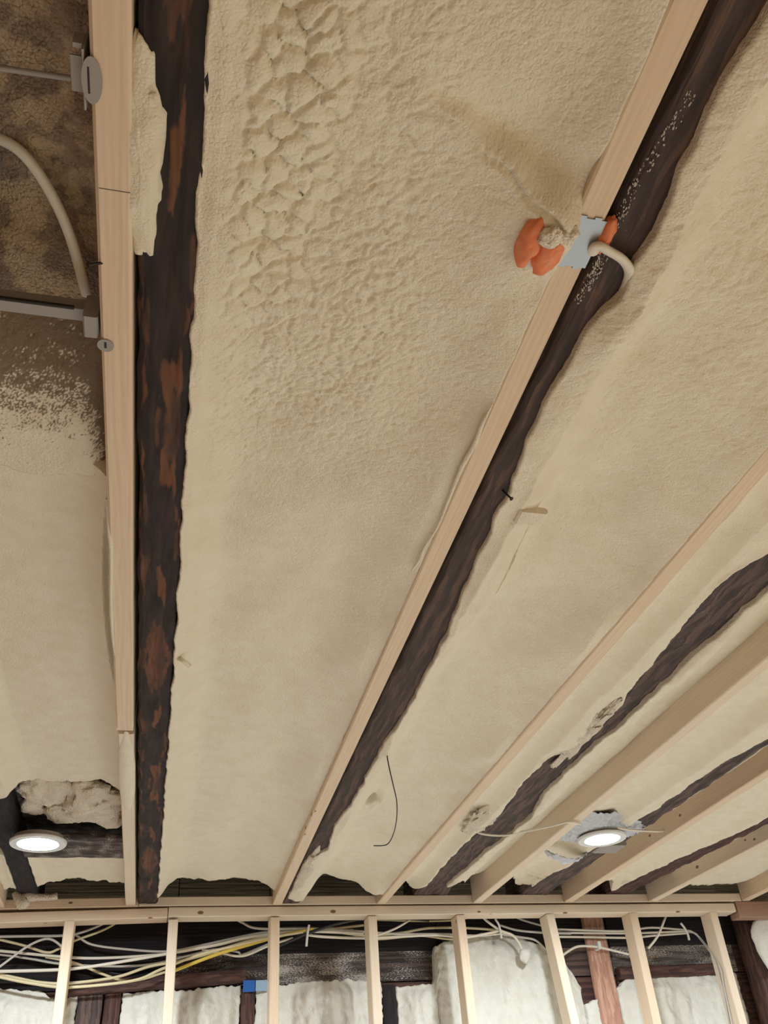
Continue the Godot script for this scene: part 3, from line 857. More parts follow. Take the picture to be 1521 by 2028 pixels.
func build_wall() -> void:
	# plates
	var gp := "doubled top plates of the stud wall"
	tag(put("top_plate", lumber_mesh(Vector3(-1.55, 2.455, -3.885), Vector3(-0.100, 2.471, -3.885), 0.089, 0.036, 0.3), M.lumber), "upper top plate board on the side of the torn foam opening", "plate", gp)
	tag(put("top_plate", lumber_mesh(Vector3(-0.098, 2.472, -3.885), Vector3(2.645, 2.470, -3.885), 0.089, 0.036, 2.1), M.lumber_b), "long upper top plate board under the foam bays", "plate", gp)
	tag(put("top_plate", lumber_mesh(Vector3(-1.55, 2.397, -3.885), Vector3(0.018, 2.428, -3.885), 0.089, 0.038, 1.3), M.lumber), "lower top plate board above the tangled cables", "plate", gp)
	tag(put("top_plate", lumber_mesh(Vector3(0.021, 2.430, -3.885), Vector3(2.60, 2.424, -3.885), 0.089, 0.038, 4.4), M.lumber_b), "long lower top plate board nailed over most of the studs", "plate", gp)
	# studs
	var sx := [[-0.356, -0.346], [0.043, 0.052], [0.453, 0.455], [0.865, 0.866], [1.256, 1.259], [1.672, 1.700], [2.076, 2.076], [2.481, 2.480]]
	var st := ["beside the torn foam opening, crossed by most cables", "under the joint of the lower top plate", "below the joist with the metal plate", "just past the strapped cable bundle", "beside the foam glob on a drooping cable", "beside the reddish plank", "below the joist past the film wrapped downlight", "beside the brown corner post"]
	for i in sx.size():
		var dx: float = (sx[i][1] - sx[i][0]) / 0.37
		tag(put("wall_stud", lumber_mesh(Vector3(sx[i][0] + dx * 2.42, 0.0, -3.8405), Vector3(sx[i][0], 2.424 if i > 1 else 2.42, -3.8405), 0.038, 0.089, i * 1.7), M.lumber_b if i % 2 else M.lumber), "tan wall stud " + st[i], "stud", "tan studs under the top plates")
	# the old outer wall: rows of dark boards
	var w := Node3D.new()
	w.name = "wall_back"
	w.set_meta("kind", "structure")
	add_child(w)
	var rows := [[2.48, 2.683, "rim"], [2.34, 2.478, "black"], [2.22, 2.338, "mix"], [1.98, 2.215, "mid"], [1.6, 1.975, "mid"], [1.2, 1.595, "mid"], [0.8, 1.195, "mid"], [0.4, 0.795, "mid"], [0.0, 0.395, "mid"]]
	for r in rows:
		var cuts := [-1.6, 0.06, 0.46, 0.92, 1.22, 2.06, 2.7, 4.8]
		for k in cuts.size() - 1:
			var m: Material = M.beam_black
			if r[2] == "mix": m = [M.beam_black, M.sprayed, M.sprayed_heavy, M.sprayed, M.beam_grey, M.sprayed_heavy, M.beam_maroon][k]
			elif r[2] == "rim": m = M.rim
			elif r[2] == "mid": m = M.beam_maroon
			put("plank", box_mesh(Vector3(cuts[k] + 0.002, r[0], -4.16), Vector3(cuts[k + 1] - 0.002, r[1], -4.11 + 0.004 * (k % 2))), m, w)
	put("backing", box_mesh(Vector3(-1.6, 0, -4.4), Vector3(4.8, 2.9, -4.165)), M.beam_black, w)
	# old rail under the sprayed boards
	var og := "old timbers of the outer wall"
	tag(put("old_rail", rough_mesh(Vector3(-0.36, 2.19, -4.075), Vector3(0.36, 2.225, -4.075), 0.06, 0.05, 0.004, 21, 0.03), M.beam_maroon), "dark horizontal rail below the tangled cables", "rail", og)
	tag(put("old_rail", rough_mesh(Vector3(2.06, 2.195, -4.080), Vector3(2.63, 2.20, -4.080), 0.05, 0.05, 0.003, 22, 0.03), M.beam_maroon), "reddish dark horizontal rail past the reddish plank", "rail", og)
	var ol := [[-0.30, -0.205, M.beam_grey, "grey brown old post with white overspray on one edge"], [-0.198, -0.135, M.beam_maroon, "maroon old post beside the grey brown one"], [0.345, 0.40, M.beam_maroon, "narrow dark old post under the blue tape"], [0.945, 1.002, M.beam_black, "black old post past the stud by the strapped bundle"]]
	for a in ol:
		tag(put("old_post", rough_mesh(Vector3((a[0] + a[1]) / 2, 0.0, -4.062), Vector3((a[0] + a[1]) / 2, 2.20, -4.062), a[1] - a[0], 0.042, 0.003, int(a[0] * 100) + 60, 0.03), a[2]), a[3], "post", og)
	tag(put("reddish_plank", rough_mesh(Vector3(1.985, 0.0, -4.073), Vector3(1.985, 2.67, -4.073), 0.105, 0.03, 0.002, 31, 0.03), M.beam_red), "upright reddish brown plank behind three white cables", "plank", og)
	# foam on the old wall
	var fg := "white foam on the outer wall"
	var fl := [
		[[Vector2(-1.2, 2.20), Vector2(-0.62, 2.228), Vector2(-0.45, 2.215), Vector2(-0.385, 2.18)], "pale foam panel below the tangled cables"],
		[[Vector2(-0.378, 2.17), Vector2(-0.305, 2.20)], "narrow pale foam sliver beside grey brown post"],
		[[Vector2(-0.13, 2.20), Vector2(0.06, 2.205), Vector2(0.12, 2.20), Vector2(0.20, 2.212), Vector2(0.34, 2.215)], "pale foam panel between maroon post and blue tape"],
		[[Vector2(0.405, 2.20), Vector2(0.50, 2.21), Vector2(0.60, 2.222), Vector2(0.80, 2.225), Vector2(0.94, 2.215)], "pale foam panel between blue tape post and black post"],
		[[Vector2(1.006, 2.19), Vector2(1.18, 2.20), Vector2(1.19, 2.345), Vector2(1.26, 2.37), Vector2(1.42, 2.395), Vector2(1.60, 2.38), Vector2(1.72, 2.33), Vector2(1.80, 2.28), Vector2(1.86, 2.17)], "lumpy white foam panel reaching up to the cables"],
		[[Vector2(1.87, 2.10), Vector2(1.93, 2.12)], "white foam sliver beside the reddish plank"],
		[[Vector2(2.04, 2.16), Vector2(2.10, 2.20), Vector2(2.25, 2.20), Vector2(2.42, 2.215), Vector2(2.66, 2.21)], "white foam panel below the reddish dark rail"]]
	var k := 0
	for a in fl:
		tag(put("wall_foam", wall_foam_mesh(a[0], -4.13, 0.055, 140 + k * 7, 0.035), M.foam_wall), a[1], "insulation", fg)
		k += 1
	# corner
	tag(put("corner_post", rough_mesh(Vector3(2.86, 0.0, -3.97), Vector3(2.86, 2.46, -3.97), 0.30, 0.10, 0.004, 41, 0.03), M.beam_maroon), "broad brown corner post at the end of the stud wall", "post")
	tag(put("header", lumber_mesh(Vector3(2.61, 2.40, -3.875), Vector3(4.7, 2.40, -3.875), 0.07, 0.07, 3.3), M.header), "brown header carrying on from the top plate", "header")
	tag(put("corner_foam", blob_mesh(Vector3(2.77, 2.30, -3.915), Vector3(0.075, 0.12, 0.022), 0.3, 12.0, 77), M.foam_wall), "greyish foam clump on the brown corner post", "insulation")

func cable(pts: Array, r: float, mat: Material, label: String, group := "cables behind the studs") -> MeshInstance3D:
	return tag(put("cable", tube_mesh(pts, r, 8, 1.0), mat), label, "cable", group)

func build_cables() -> void:
	var g := "tangled cables behind the studs"
	cable([Vector3(-0.702, 2.4, -4), Vector3(-0.627, 2.401, -4), Vector3(-0.513, 2.401, -4), Vector3(-0.393, 2.401, -4), Vector3(-0.33, 2.409, -4), Vector3(-0.256, 2.435, -4), Vector3(-0.189, 2.471, -4)], 0.0052, M.cable_grey, "grey cable straight under the plate near the torn foam opening", g)
	cable([Vector3(-0.666, 2.244, -3.97), Vector3(-0.601, 2.288, -3.97), Vector3(-0.522, 2.351, -3.97), Vector3(-0.468, 2.379, -3.97), Vector3(-0.43, 2.382, -3.97), Vector3(-0.392, 2.361, -3.97), Vector3(-0.354, 2.326, -3.97)], 0.0048, M.cable_grey, "grey cable looping up in an arch behind the first stud", g)
	cable([Vector3(-0.707, 2.412, -4.02), Vector3(-0.628, 2.394, -4.02), Vector3(-0.53, 2.37, -4.02), Vector3(-0.443, 2.344, -4.02), Vector3(-0.401, 2.355, -4.02), Vector3(-0.337, 2.387, -4.02), Vector3(-0.262, 2.413, -4.02), Vector3(-0.202, 2.441, -4.02), Vector3(-0.15, 2.481, -4.02)], 0.0050, M.cable_cream, "cream cable that rises to the lower top plate near the torn foam opening", g)
	cable([Vector3(-0.698, 2.362, -4.03), Vector3(-0.622, 2.355, -4.03), Vector3(-0.403, 2.331, -4.03), Vector3(-0.236, 2.321, -4.03), Vector3(0.027, 2.332, -4.03), Vector3(0.227, 2.363, -4.03), Vector3(0.38, 2.396, -4.03), Vector3(0.597, 2.412, -4.03), Vector3(0.819, 2.411, -4.03)], 0.0055, M.cable, "long off-white cable dipping gently across the middle of the tangle", g)
	cable([Vector3(-0.672, 2.27, -3.98), Vector3(-0.599, 2.272, -3.98), Vector3(-0.385, 2.273, -3.98), Vector3(-0.26, 2.282, -3.98), Vector3(-0.103, 2.303, -3.98), Vector3(0.026, 2.322, -3.98), Vector3(0.224, 2.351, -3.98), Vector3(0.375, 2.381, -3.98), Vector3(0.589, 2.398, -3.98), Vector3(0.853, 2.386, -3.98)], 0.0062, M.cable, "thick off-white cable rising straight across the whole tangle", g)
	cable([Vector3(-0.676, 2.275, -4), Vector3(-0.6, 2.265, -4), Vector3(-0.536, 2.251, -4), Vector3(-0.442, 2.233, -4), Vector3(-0.335, 2.228, -4), Vector3(-0.161, 2.245, -4), Vector3(-0.035, 2.281, -4), Vector3(0.093, 2.3, -4), Vector3(0.212, 2.328, -4), Vector3(0.377, 2.376, -4), Vector3(0.505, 2.393, -4), Vector3(0.68, 2.407, -4), Vector3(0.859, 2.424, -4)], 0.0056, M.cable_cream, "cream cable sagging low behind the first stud before rising", g)
	cable([Vector3(-0.668, 2.263, -3.96), Vector3(-0.593, 2.249, -3.96), Vector3(-0.478, 2.225, -3.96), Vector3(-0.33, 2.207, -3.96), Vector3(-0.094, 2.224, -3.96), Vector3(0.012, 2.262, -3.96), Vector3(0.158, 2.312, -3.96), Vector3(0.312, 2.345, -3.96), Vector3(0.458, 2.374, -3.96), Vector3(0.586, 2.391, -3.96)], 0.0056, M.cable_cream, "cream cable sagging lowest of the tangle just above the rail", g)
	cable([Vector3(-0.446, 2.332, -4.04), Vector3(-0.33, 2.307, -4.04), Vector3(-0.229, 2.269, -4.04), Vector3(-0.135, 2.239, -4.04), Vector3(-0.064, 2.241, -4.04), Vector3(0.019, 2.263, -4.04), Vector3(0.071, 2.275, -4.04)], 0.0050, M.cable_cream, "short cream cable forming a V below the tangle", g)
	cable([Vector3(0.05, 2.252, -3.965), Vector3(0.07, 2.259, -3.965), Vector3(0.225, 2.312, -3.965), Vector3(0.375, 2.351, -3.965), Vector3(0.501, 2.382, -3.965), Vector3(0.63, 2.404, -3.965)], 0.0068, M.cable_yellow, "yellow cable slanting across the tangle behind the studs", g)
	cable([Vector3(-0.384, 2.437, -4.02), Vector3(-0.329, 2.4, -4.02), Vector3(-0.268, 2.369, -4.02), Vector3(-0.134, 2.35, -4.02), Vector3(0.026, 2.339, -4.02), Vector3(0.158, 2.358, -4.02), Vector3(0.379, 2.399, -4.02), Vector3(0.508, 2.413, -4.02), Vector3(0.773, 2.418, -4.02)], 0.0046, M.cable_grey, "thin grey cable swooping down from the plate beside the first stud", g)
	cable([Vector3(-0.661, 2.351, -4.05), Vector3(-0.504, 2.328, -4.05), Vector3(-0.385, 2.307, -4.05), Vector3(-0.174, 2.293, -4.05), Vector3(-0.024, 2.299, -4.05), Vector3(0.128, 2.33, -4.05), Vector3(0.229, 2.349, -4.05), Vector3(0.32, 2.338, -4.05), Vector3(0.346, 2.328, -4.05), Vector3(0.469, 2.373, -4.05)], 0.0046, M.cable_grey, "thin grey cable ending in a kink over the sprayed board", g)
	cable([Vector3(-0.654, 2.32, -4.05), Vector3(-0.544, 2.334, -4.05), Vector3(-0.406, 2.315, -4.05), Vector3(-0.265, 2.284, -4.05), Vector3(-0.144, 2.263, -4.05)], 0.0036, M.cable_black, "thin dark cable among the tangle behind the studs", g)
	cable([Vector3(0.17, 2.34, -4), Vector3(0.254, 2.324, -4), Vector3(0.342, 2.312, -4), Vector3(0.452, 2.351, -4), Vector3(0.549, 2.377, -4)], 0.0048, M.cable, "short off-white cable kinked just below the yellow one", g)
	# bundle past the strap
	var g2 := "cables of the strapped bundle"
	cable([Vector3(0.311, 2.451, -4), Vector3(0.337, 2.439, -4), Vector3(0.376, 2.421, -4), Vector3(0.451, 2.414, -4), Vector3(0.614, 2.414, -4), Vector3(0.813, 2.401, -4), Vector3(1.016, 2.386, -4), Vector3(1.223, 2.382, -4), Vector3(1.363, 2.374, -4), Vector3(1.508, 2.382, -4)], 0.0052, M.cable, "off-white cable that enters the strapped bundle from the plate", g2)
	cable([Vector3(0.508, 2.393, -4.02), Vector3(0.622, 2.41, -4.02), Vector3(0.728, 2.404, -4.02), Vector3(0.862, 2.388, -4.02), Vector3(1.021, 2.394, -4.02), Vector3(1.162, 2.412, -4.02), Vector3(1.339, 2.41, -4.02), Vector3(1.493, 2.399, -4.02)], 0.0052, M.cable_cream, "cream cable humped upward past the strapped bundle", g2)
	cable([Vector3(0.589, 2.388, -3.98), Vector3(0.676, 2.376, -3.98), Vector3(0.852, 2.368, -3.98), Vector3(1.01, 2.371, -3.98), Vector3(1.17, 2.375, -3.98), Vector3(1.309, 2.365, -3.98), Vector3(1.405, 2.376, -3.98), Vector3(1.478, 2.389, -3.98)], 0.0055, M.cable, "thicker off-white cable lowest in the strapped bundle", g2)
	cable([Vector3(0.818, 2.383, -4.03), Vector3(0.935, 2.373, -4.03), Vector3(1.115, 2.384, -4.03), Vector3(1.277, 2.367, -4.03), Vector3(1.422, 2.386, -4.03)], 0.0046, M.cable_cream, "thin cream cable sagging from bundle towards the lumpy foam panel", g2)
	cable([Vector3(0.873, 2.369, -3.97), Vector3(0.922, 2.379, -3.97), Vector3(0.999, 2.404, -3.97), Vector3(1.075, 2.444, -3.97), Vector3(1.132, 2.481, -3.97)], 0.0046, M.cable, "off-white cable climbing from the strapped bundle to the top plate", g2)
	cable([Vector3(0.459, 2.327, -3.96), Vector3(0.497, 2.344, -3.96), Vector3(0.612, 2.387, -3.96), Vector3(0.762, 2.431, -3.96), Vector3(0.852, 2.438, -3.96), Vector3(1.033, 2.44, -3.96), Vector3(1.147, 2.43, -3.96)], 0.0060, M.cable_black, "black cable crossing the strapped bundle", g2)
	cable([Vector3(0.684, 2.419, -4.02), Vector3(0.819, 2.448, -4.02), Vector3(0.956, 2.448, -4.02), Vector3(1.118, 2.442, -4.02), Vector3(1.283, 2.444, -4.02), Vector3(1.406, 2.464, -4.02)], 0.0045, M.cable_cream, "thin cream cable along the plate underside above the strapped bundle", g2)
	# near the foam glob
	cable([Vector3(1.393, 2.468, -3.98), Vector3(1.417, 2.434, -3.98), Vector3(1.478, 2.391, -3.98), Vector3(1.535, 2.369, -3.98), Vector3(1.561, 2.336, -3.98), Vector3(1.57, 2.307, -3.98)], 0.0058, M.cable, "white cable drooping down to the foam glob", g2)
	cable([Vector3(1.5, 2.423, -4.03), Vector3(1.579, 2.4, -4.03), Vector3(1.705, 2.388, -4.03), Vector3(1.839, 2.382, -4.03)], 0.0050, M.cable_grey, "grey cable running from the drooping cable to the reddish plank")
	cable([Vector3(1.561, 2.476, -4.04), Vector3(1.606, 2.449, -4.04), Vector3(1.715, 2.418, -4.04), Vector3(1.796, 2.4, -4.04)], 0.0048, M.cable_grey, "grey cable slanting down from the top plate near the foam glob")
	cable([Vector3(1.474, 2.391, -4.04), Vector3(1.593, 2.373, -4.04), Vector3(1.664, 2.359, -4.04), Vector3(1.706, 2.321, -4.04)], 0.0050, M.cable_grey, "grey cable bending down beside the foam glob")
	# three straight ones across the reddish plank
	for a in [[Vector3(1.762, 2.405, -4.045), Vector3(1.924, 2.398, -4.045), Vector3(2.115, 2.392, -4.045), Vector3(2.262, 2.405, -4.045), Vector3(2.439, 2.392, -4.045)], [Vector3(1.759, 2.39, -4.045), Vector3(1.921, 2.386, -4.045), Vector3(2.126, 2.382, -4.045), Vector3(2.256, 2.383, -4.045), Vector3(2.438, 2.387, -4.045)], [Vector3(1.755, 2.373, -4.045), Vector3(1.918, 2.369, -4.045), Vector3(2.134, 2.363, -4.045), Vector3(2.266, 2.37, -4.045), Vector3(2.435, 2.378, -4.045)]]:
		cable(a, 0.0050, M.cable, "one of three straight white cables crossing the reddish plank", "straight cables across the reddish plank")
	cable([Vector3(1.755, 2.276, -4.03), Vector3(1.803, 2.304, -4.03), Vector3(1.857, 2.326, -4.03), Vector3(1.91, 2.328, -4.03), Vector3(1.969, 2.322, -4.03), Vector3(2.108, 2.29, -4.03)], 0.0052, M.cable, "white cable arched over a staple on the reddish plank")
	cable([Vector3(2.322, 2.452, -3.97), Vector3(2.306, 2.434, -3.97), Vector3(2.244, 2.354, -3.97), Vector3(2.181, 2.302, -3.97)], 0.0054, M.cable, "short white cable dropping steeply beside a stud")
	var down := "grey cable running down the side of the stud beside the corner post"
	for a in [[[Vector3(2.411, 2.38, -4), Vector3(2.442, 2.375, -4), Vector3(2.483, 2.337, -4)], [Vector3(2.456, 2.211, -3.87), Vector3(2.456, 2.12, -3.879), Vector3(2.456, 1.981, -3.891), Vector3(2.456, 1.876, -3.904)]], [[Vector3(2.416, 2.378, -4.01), Vector3(2.462, 2.37, -4.01), Vector3(2.479, 2.348, -4.01)], [Vector3(2.45, 2.246, -3.892), Vector3(2.45, 2.121, -3.885), Vector3(2.45, 1.983, -3.905), Vector3(2.45, 1.878, -3.917)]]]:
		cable(a[0] + a[1], 0.0042, M.cable_grey, down, "pair of cables down the last stud")
	# ceiling side
	tag(put("cable", tube_mesh([Vector3(1.056, 2.52, -2.989), Vector3(1.083, 2.495, -2.971), Vector3(1.168, 2.492, -2.977), Vector3(1.242, 2.492, -2.924), Vector3(1.276, 2.47, -2.806), Vector3(1.313, 2.463, -2.741), Vector3(1.366, 2.462, -2.757)], 0.0042, 8), M.cable), "thin off-white cable crossing the wide timber to the downlight", "cable", "")
	tag(put("cable", tube_mesh([Vector3(1.539, 2.47, -2.819), Vector3(1.602, 2.48, -2.865), Vector3(1.747, 2.49, -2.91), Vector3(1.819, 2.5, -2.904), Vector3(1.859, 2.5, -2.852)], 0.0042, 8), M.cable), "thin off-white cable leaving the film wrapped downlight over dark timber", "cable", "")
	tag(put("cable", tube_mesh([Vector3(0.463, 2.472, -0.586), Vector3(0.462, 2.462, -0.569), Vector3(0.479, 2.462, -0.574), Vector3(0.501, 2.464, -0.583), Vector3(0.518, 2.466, -0.596), Vector3(0.527, 2.468, -0.61), Vector3(0.534, 2.474, -0.632)], 0.0058, 10, 1.5), M.cable), "cream cable bent over the dark timber beside the metal plate", "cable", "")
	tag(put("cable", tube_mesh([Vector3(-0.316, 2.6, -0.641), Vector3(-0.278, 2.59, -0.637), Vector3(-0.248, 2.58, -0.649), Vector3(-0.22, 2.57, -0.687), Vector3(-0.197, 2.56, -0.744), Vector3(-0.179, 2.55, -0.829)], 0.0062, 10, 1.25), M.cable), "cream cable arching through the open bay beside the first joist", "cable", "")
	tag(put("bare_wire", tube_mesh([Vector3(0.597, 2.53, -2.353), Vector3(0.594, 2.5, -2.336), Vector3(0.607, 2.475, -2.367), Vector3(0.635, 2.46, -2.446), Vector3(0.667, 2.45, -2.545), Vector3(0.696, 2.44, -2.677), Vector3(0.715, 2.435, -2.811), Vector3(0.715, 2.435, -2.907), Vector3(0.677, 2.44, -2.935)], 0.0018, 6), M.steel_dark), "thin dark bare wire hanging in a hook from the foam", "wire", "")

func nail(a: Vector3, b: Vector3, label: String) -> void:
	var t := thing("nail", label, "nail")
	put("shank", tube_mesh([a, b], 0.0018, 8, 1.0, 1), M.steel_dark, t)
	put("head", tube_mesh([b, b + (b - a).normalized() * 0.0015], 0.0036, 10, 1.0, 1), M.steel_dark, t)

func build_details() -> void:
	# steel plate over the hole in the joist
	var np := thing("nail_plate", "grey galvanised steel nail plate on the joist underside", "nail plate")
	put("plate", box_mesh(Vector3(0.4205, 2.4675, -0.608), Vector3(0.4625, 2.4697, -0.538), 0.0004), M.galv, np)
	for p in [Vector3(0.430, 2.469, -0.5365), Vector3(0.450, 2.469, -0.5365), Vector3(0.430, 2.469, -0.6095), Vector3(0.450, 2.469, -0.6095)]:
		put("prong", box_mesh(p + Vector3(-0.005, -0.0015, -0.0015), p + Vector3(0.005, 0.003, 0.0015), 0.0005), M.galv, np)
	# orange seal
	var os := thing("orange_sealant", "orange fire sealant lumps round the joist under the metal plate", "sealant")
	put("lump", blob_mesh(Vector3(0.372, 2.460, -0.575), Vector3(0.016, 0.018, 0.036), 0.35, 45.0, 5), M.orange, os)
	put("lump", blob_mesh(Vector3(0.399, 2.458, -0.585), Vector3(0.018, 0.018, 0.034), 0.35, 45.0, 6), M.orange, os)
	put("lump", blob_mesh(Vector3(0.420, 2.470, -0.572), Vector3(0.010, 0.014, 0.026), 0.3, 60.0, 7), M.orange, os)
	put("lump", blob_mesh(Vector3(0.4695, 2.472, -0.556), Vector3(0.010, 0.012, 0.026), 0.3, 60.0, 8), M.orange, os)
	put("foam_cap", blob_mesh(Vector3(0.389, 2.443, -0.556), Vector3(0.014, 0.010, 0.015), 0.35, 90.0, 9), M.foam_torn, os)
	put("foam_cap", blob_mesh(Vector3(0.412, 2.450, -0.552), Vector3(0.013, 0.012, 0.014), 0.35, 90.0, 10), M.foam_torn, os)
	# foam smears, chips, drips
	tag(put("foam_smear", blob_mesh(Vector3(-0.098, 2.486, -0.565), Vector3(0.026, 0.018, 0.135), 0.3, 22.0, 12, 48), M.foam), "grey white foam smear beside the first joist and splintered timber", "insulation")
	tag(put("foam_smear", blob_mesh(Vector3(-0.131, 2.477, -2.44), Vector3(0.023, 0.012, 0.30), 0.12, 12.0, 14, 40), M.foam), "foam skin over the short joist piece past the rounded end", "insulation")
	tag(put("foam_lip", tube_mesh([Vector3(-0.153, 2.482, -1.20), Vector3(-0.150, 2.474, -1.27), Vector3(-0.147, 2.468, -1.33), Vector3(-0.151, 2.470, -1.5), Vector3(-0.151, 2.471, -1.65), Vector3(-0.148, 2.470, -1.73)], 0.003, 8, 1.0, 8, [0.002, 0.003, 0.0042, 0.003, 0.0042, 0.0035, 0.0015]), M.foam), "thin pale foam bead along the edge of the first joist", "insulation")
	tag(put("foam_lip", tube_mesh([Vector3(0.421, 2.468, -0.866), Vector3(0.419, 2.468, -0.911), Vector3(0.421, 2.468, -0.958), Vector3(0.417, 2.468, -1.015), Vector3(0.419, 2.468, -1.096), Vector3(0.421, 2.468, -1.176), Vector3(0.414, 2.468, -1.248), Vector3(0.415, 2.468, -1.281), Vector3(0.409, 2.468, -1.325)], 0.003, 8, 1.0, 8, [0.001, 0.0035, 0.0045, 0.004, 0.003, 0.0025, 0.003, 0.004, 0.0015]), M.foam), "ragged pale foam bead along the joist with the metal plate", "insulation")
	tag(put("foam_drip", tube_mesh([Vector3(-0.017, 2.488, -1.76), Vector3(-0.006, 2.474, -1.744), Vector3(0.01, 2.47, -1.761)], 0.005, 10), M.foam), "small stick of foam poking down in the broad bay", "insulation")
	tag(put("foam_tab", box_mesh(Vector3(0.553, 2.462, -1.145), Vector3(0.606, 2.476, -1.110), 0.004), M.foam), "small square foam tab on the swelling beside the dark timber", "insulation")
	tag(put("foam_chunk", blob_mesh(Vector3(0.512, 2.476, -3.36), Vector3(0.026, 0.016, 0.28), 0.3, 16.0, 16, 44), M.foam_torn), "torn foam chunk hanging on the dark timber near the top plate", "insulation")
	tag(put("foam_chunk", blob_mesh(Vector3(1.112, 2.498, -2.12), Vector3(0.026, 0.010, 0.20), 0.55, 26.0, 17, 52), M.foam_torn), "rolled foam flap with dark streaks on the wide half buried timber", "insulation")
	tag(put("foam_chunk", blob_mesh(Vector3(1.045, 2.507, -2.86), Vector3(0.050, 0.014, 0.12), 0.7, 24.0, 18, 44), M.foam_torn), "foam flap where the thin cable leaves the narrow strip", "insulation")
	var rng := RandomNumberGenerator.new()
	rng.seed = 77
	var sp := SurfaceTool.new()
	sp.begin(Mesh.PRIMITIVE_TRIANGLES)
	for i in 300:
		var z := -0.37 - 0.30 * rng.randf() if i % 4 else -0.59 - 0.06 * rng.randf()
		var x := 0.4735 + 0.012 * pow(rng.randf(), 1.6) + 0.012 * smoothstep(-0.5, -0.37, z) + (0.004 if i % 4 == 0 else 0.0)
		var c := Vector3(x, 2.4755, z)
		var r := rng.randf_range(0.0003, 0.0011)
		var L := r * rng.randf_range(1.0, 3.0)
		var q := [c + Vector3(-r, 0, 0), c + Vector3(0, 0, L), c + Vector3(r, 0, 0), c + Vector3(0, 0, -L)]
		for k in 4:
			for v in [c + Vector3(0, -r * 0.6, 0), q[k], q[(k + 1) % 4]]:
				sp.add_vertex(v)
			for v in [c + Vector3(0, 0.005, 0), q[(k + 1) % 4], q[k]]:
				sp.add_vertex(v)
	sp.generate_normals()
	tag(put("foam_specks", sp.commit(), M.cable_grey), "row of white foam specks on dark timber beside the metal plate", "specks", "", "stuff")
	# torn opening with the first downlight
	var pl := tag(put("dark_plank", rough_mesh(Vector3(-0.487, 2.505, -3.20), Vector3(-0.152, 2.505, -3.20), 0.22, 0.02, 0.004, 51, 0.02), M.sprayed), "dark rough plank holding the downlight in the torn opening", "plank")
	tag(put("dark_plank", rough_mesh(Vector3(-0.487, 2.582, -2.98), Vector3(-0.152, 2.582, -2.98), 0.62, 0.02, 0.004, 53, 0.03), M.sprayed), "grey brown board above the torn foam lumps in the opening", "plank")
	var chunk := [[Vector3(-0.39, 2.565, -2.80), Vector3(0.085, 0.03, 0.10)], [Vector3(-0.25, 2.555, -2.87), Vector3(0.10, 0.04, 0.15)], [Vector3(-0.31, 2.56, -2.98), Vector3(0.09, 0.03, 0.08)], [Vector3(-0.20, 2.555, -3.02), Vector3(0.05, 0.035, 0.05)], [Vector3(-0.44, 2.565, -2.96), Vector3(0.04, 0.02, 0.06)]]
	for i in chunk.size():
		tag(put("torn_foam", blob_mesh(chunk[i][0], chunk[i][1], 0.5, 13.0, 60 + i, 44), M.foam_torn), ["pale torn foam lump at the far corner of the opening by the black timber", "largest pale torn foam lump hanging in the downlight opening", "pale torn foam lump right above the downlight rim", "small torn foam lump between the plank and the short joist piece", "smallest torn foam lump against the black timber"][i], "insulation", "torn foam lumps in the opening")
	tag(put("foam_string", tube_mesh([Vector3(-0.578, 2.521, -3.82), Vector3(-0.551, 2.494, -3.82), Vector3(-0.539, 2.483, -3.82), Vector3(-0.53, 2.502, -3.82), Vector3(-0.487, 2.503, -3.82), Vector3(-0.439, 2.503, -3.82), Vector3(-0.414, 2.508, -3.82)], 0.014, 10, 1.0, 6, [0.01, 0.024, 0.026, 0.022, 0.014, 0.012, 0.014]), M.foam_torn), "white foam drip lying on the top plate by the downlight", "insulation")
	# hanger brackets and bars of a light that is not fitted yet
	var hb := thing("bar_hanger", "dull metal bar hanger with round nail lug on the first joist", "hanger")
	put("bar", box_mesh(Vector3(-0.487, 2.492, -0.826), Vector3(-0.165, 2.512, -0.806), 0.002), M.galv_dull, hb)
	put("rail", tube_mesh([Vector3(-0.487, 2.489, -0.802), Vector3(-0.185, 2.489, -0.802)], 0.003, 8, 1.0, 1), M.steel_dark, hb)
	put("end_clip", box_mesh(Vector3(-0.172, 2.472, -0.836), Vector3(-0.1525, 2.516, -0.80), 0.002), M.galv_dull, hb)
	put("lug", lug_mesh(Vector3(-0.143, 2.4662, -0.842), 0.011), M.galv_dull, hb)
	put("slot", box_mesh(Vector3(-0.1445, 2.4655, -0.846), Vector3(-0.1415, 2.4663, -0.836), 0.0003), M.steel_dark, hb)
	var hb2 := thing("bar_hanger", "dull metal bar hanger with long curved lug on the first joist", "hanger")
	put("bar", tube_mesh([Vector3(-0.487, 2.53, -0.525), Vector3(-0.17, 2.515, -0.505)], 0.0035, 8, 1.0, 1), M.galv_dull, hb2)
	put("end_clip", box_mesh(Vector3(-0.156, 2.467, -0.512), Vector3(-0.1535, 2.53, -0.448), 0.0008), M.galv_dull, hb2)
	put("flange", box_mesh(Vector3(-0.170, 2.480, -0.500), Vector3(-0.156, 2.4825, -0.462), 0.0008), M.galv_dull, hb2)
	put("flange", box_mesh(Vector3(-0.166, 2.476, -0.452), Vector3(-0.156, 2.50, -0.447), 0.0008), M.galv_dull, hb2)
	put("slot", box_mesh(Vector3(-0.1505, 2.4650, -0.492), Vector3(-0.1485, 2.4660, -0.464), 0.0003), M.steel_dark, hb2)
	put("lug", lug_mesh(Vector3(-0.1465, 2.4655, -0.478), 0.0105, 2.4), M.galv_dull, hb2)
	var can := thing("light_housing", "grey metal light housing hung on the bar hangers", "housing")
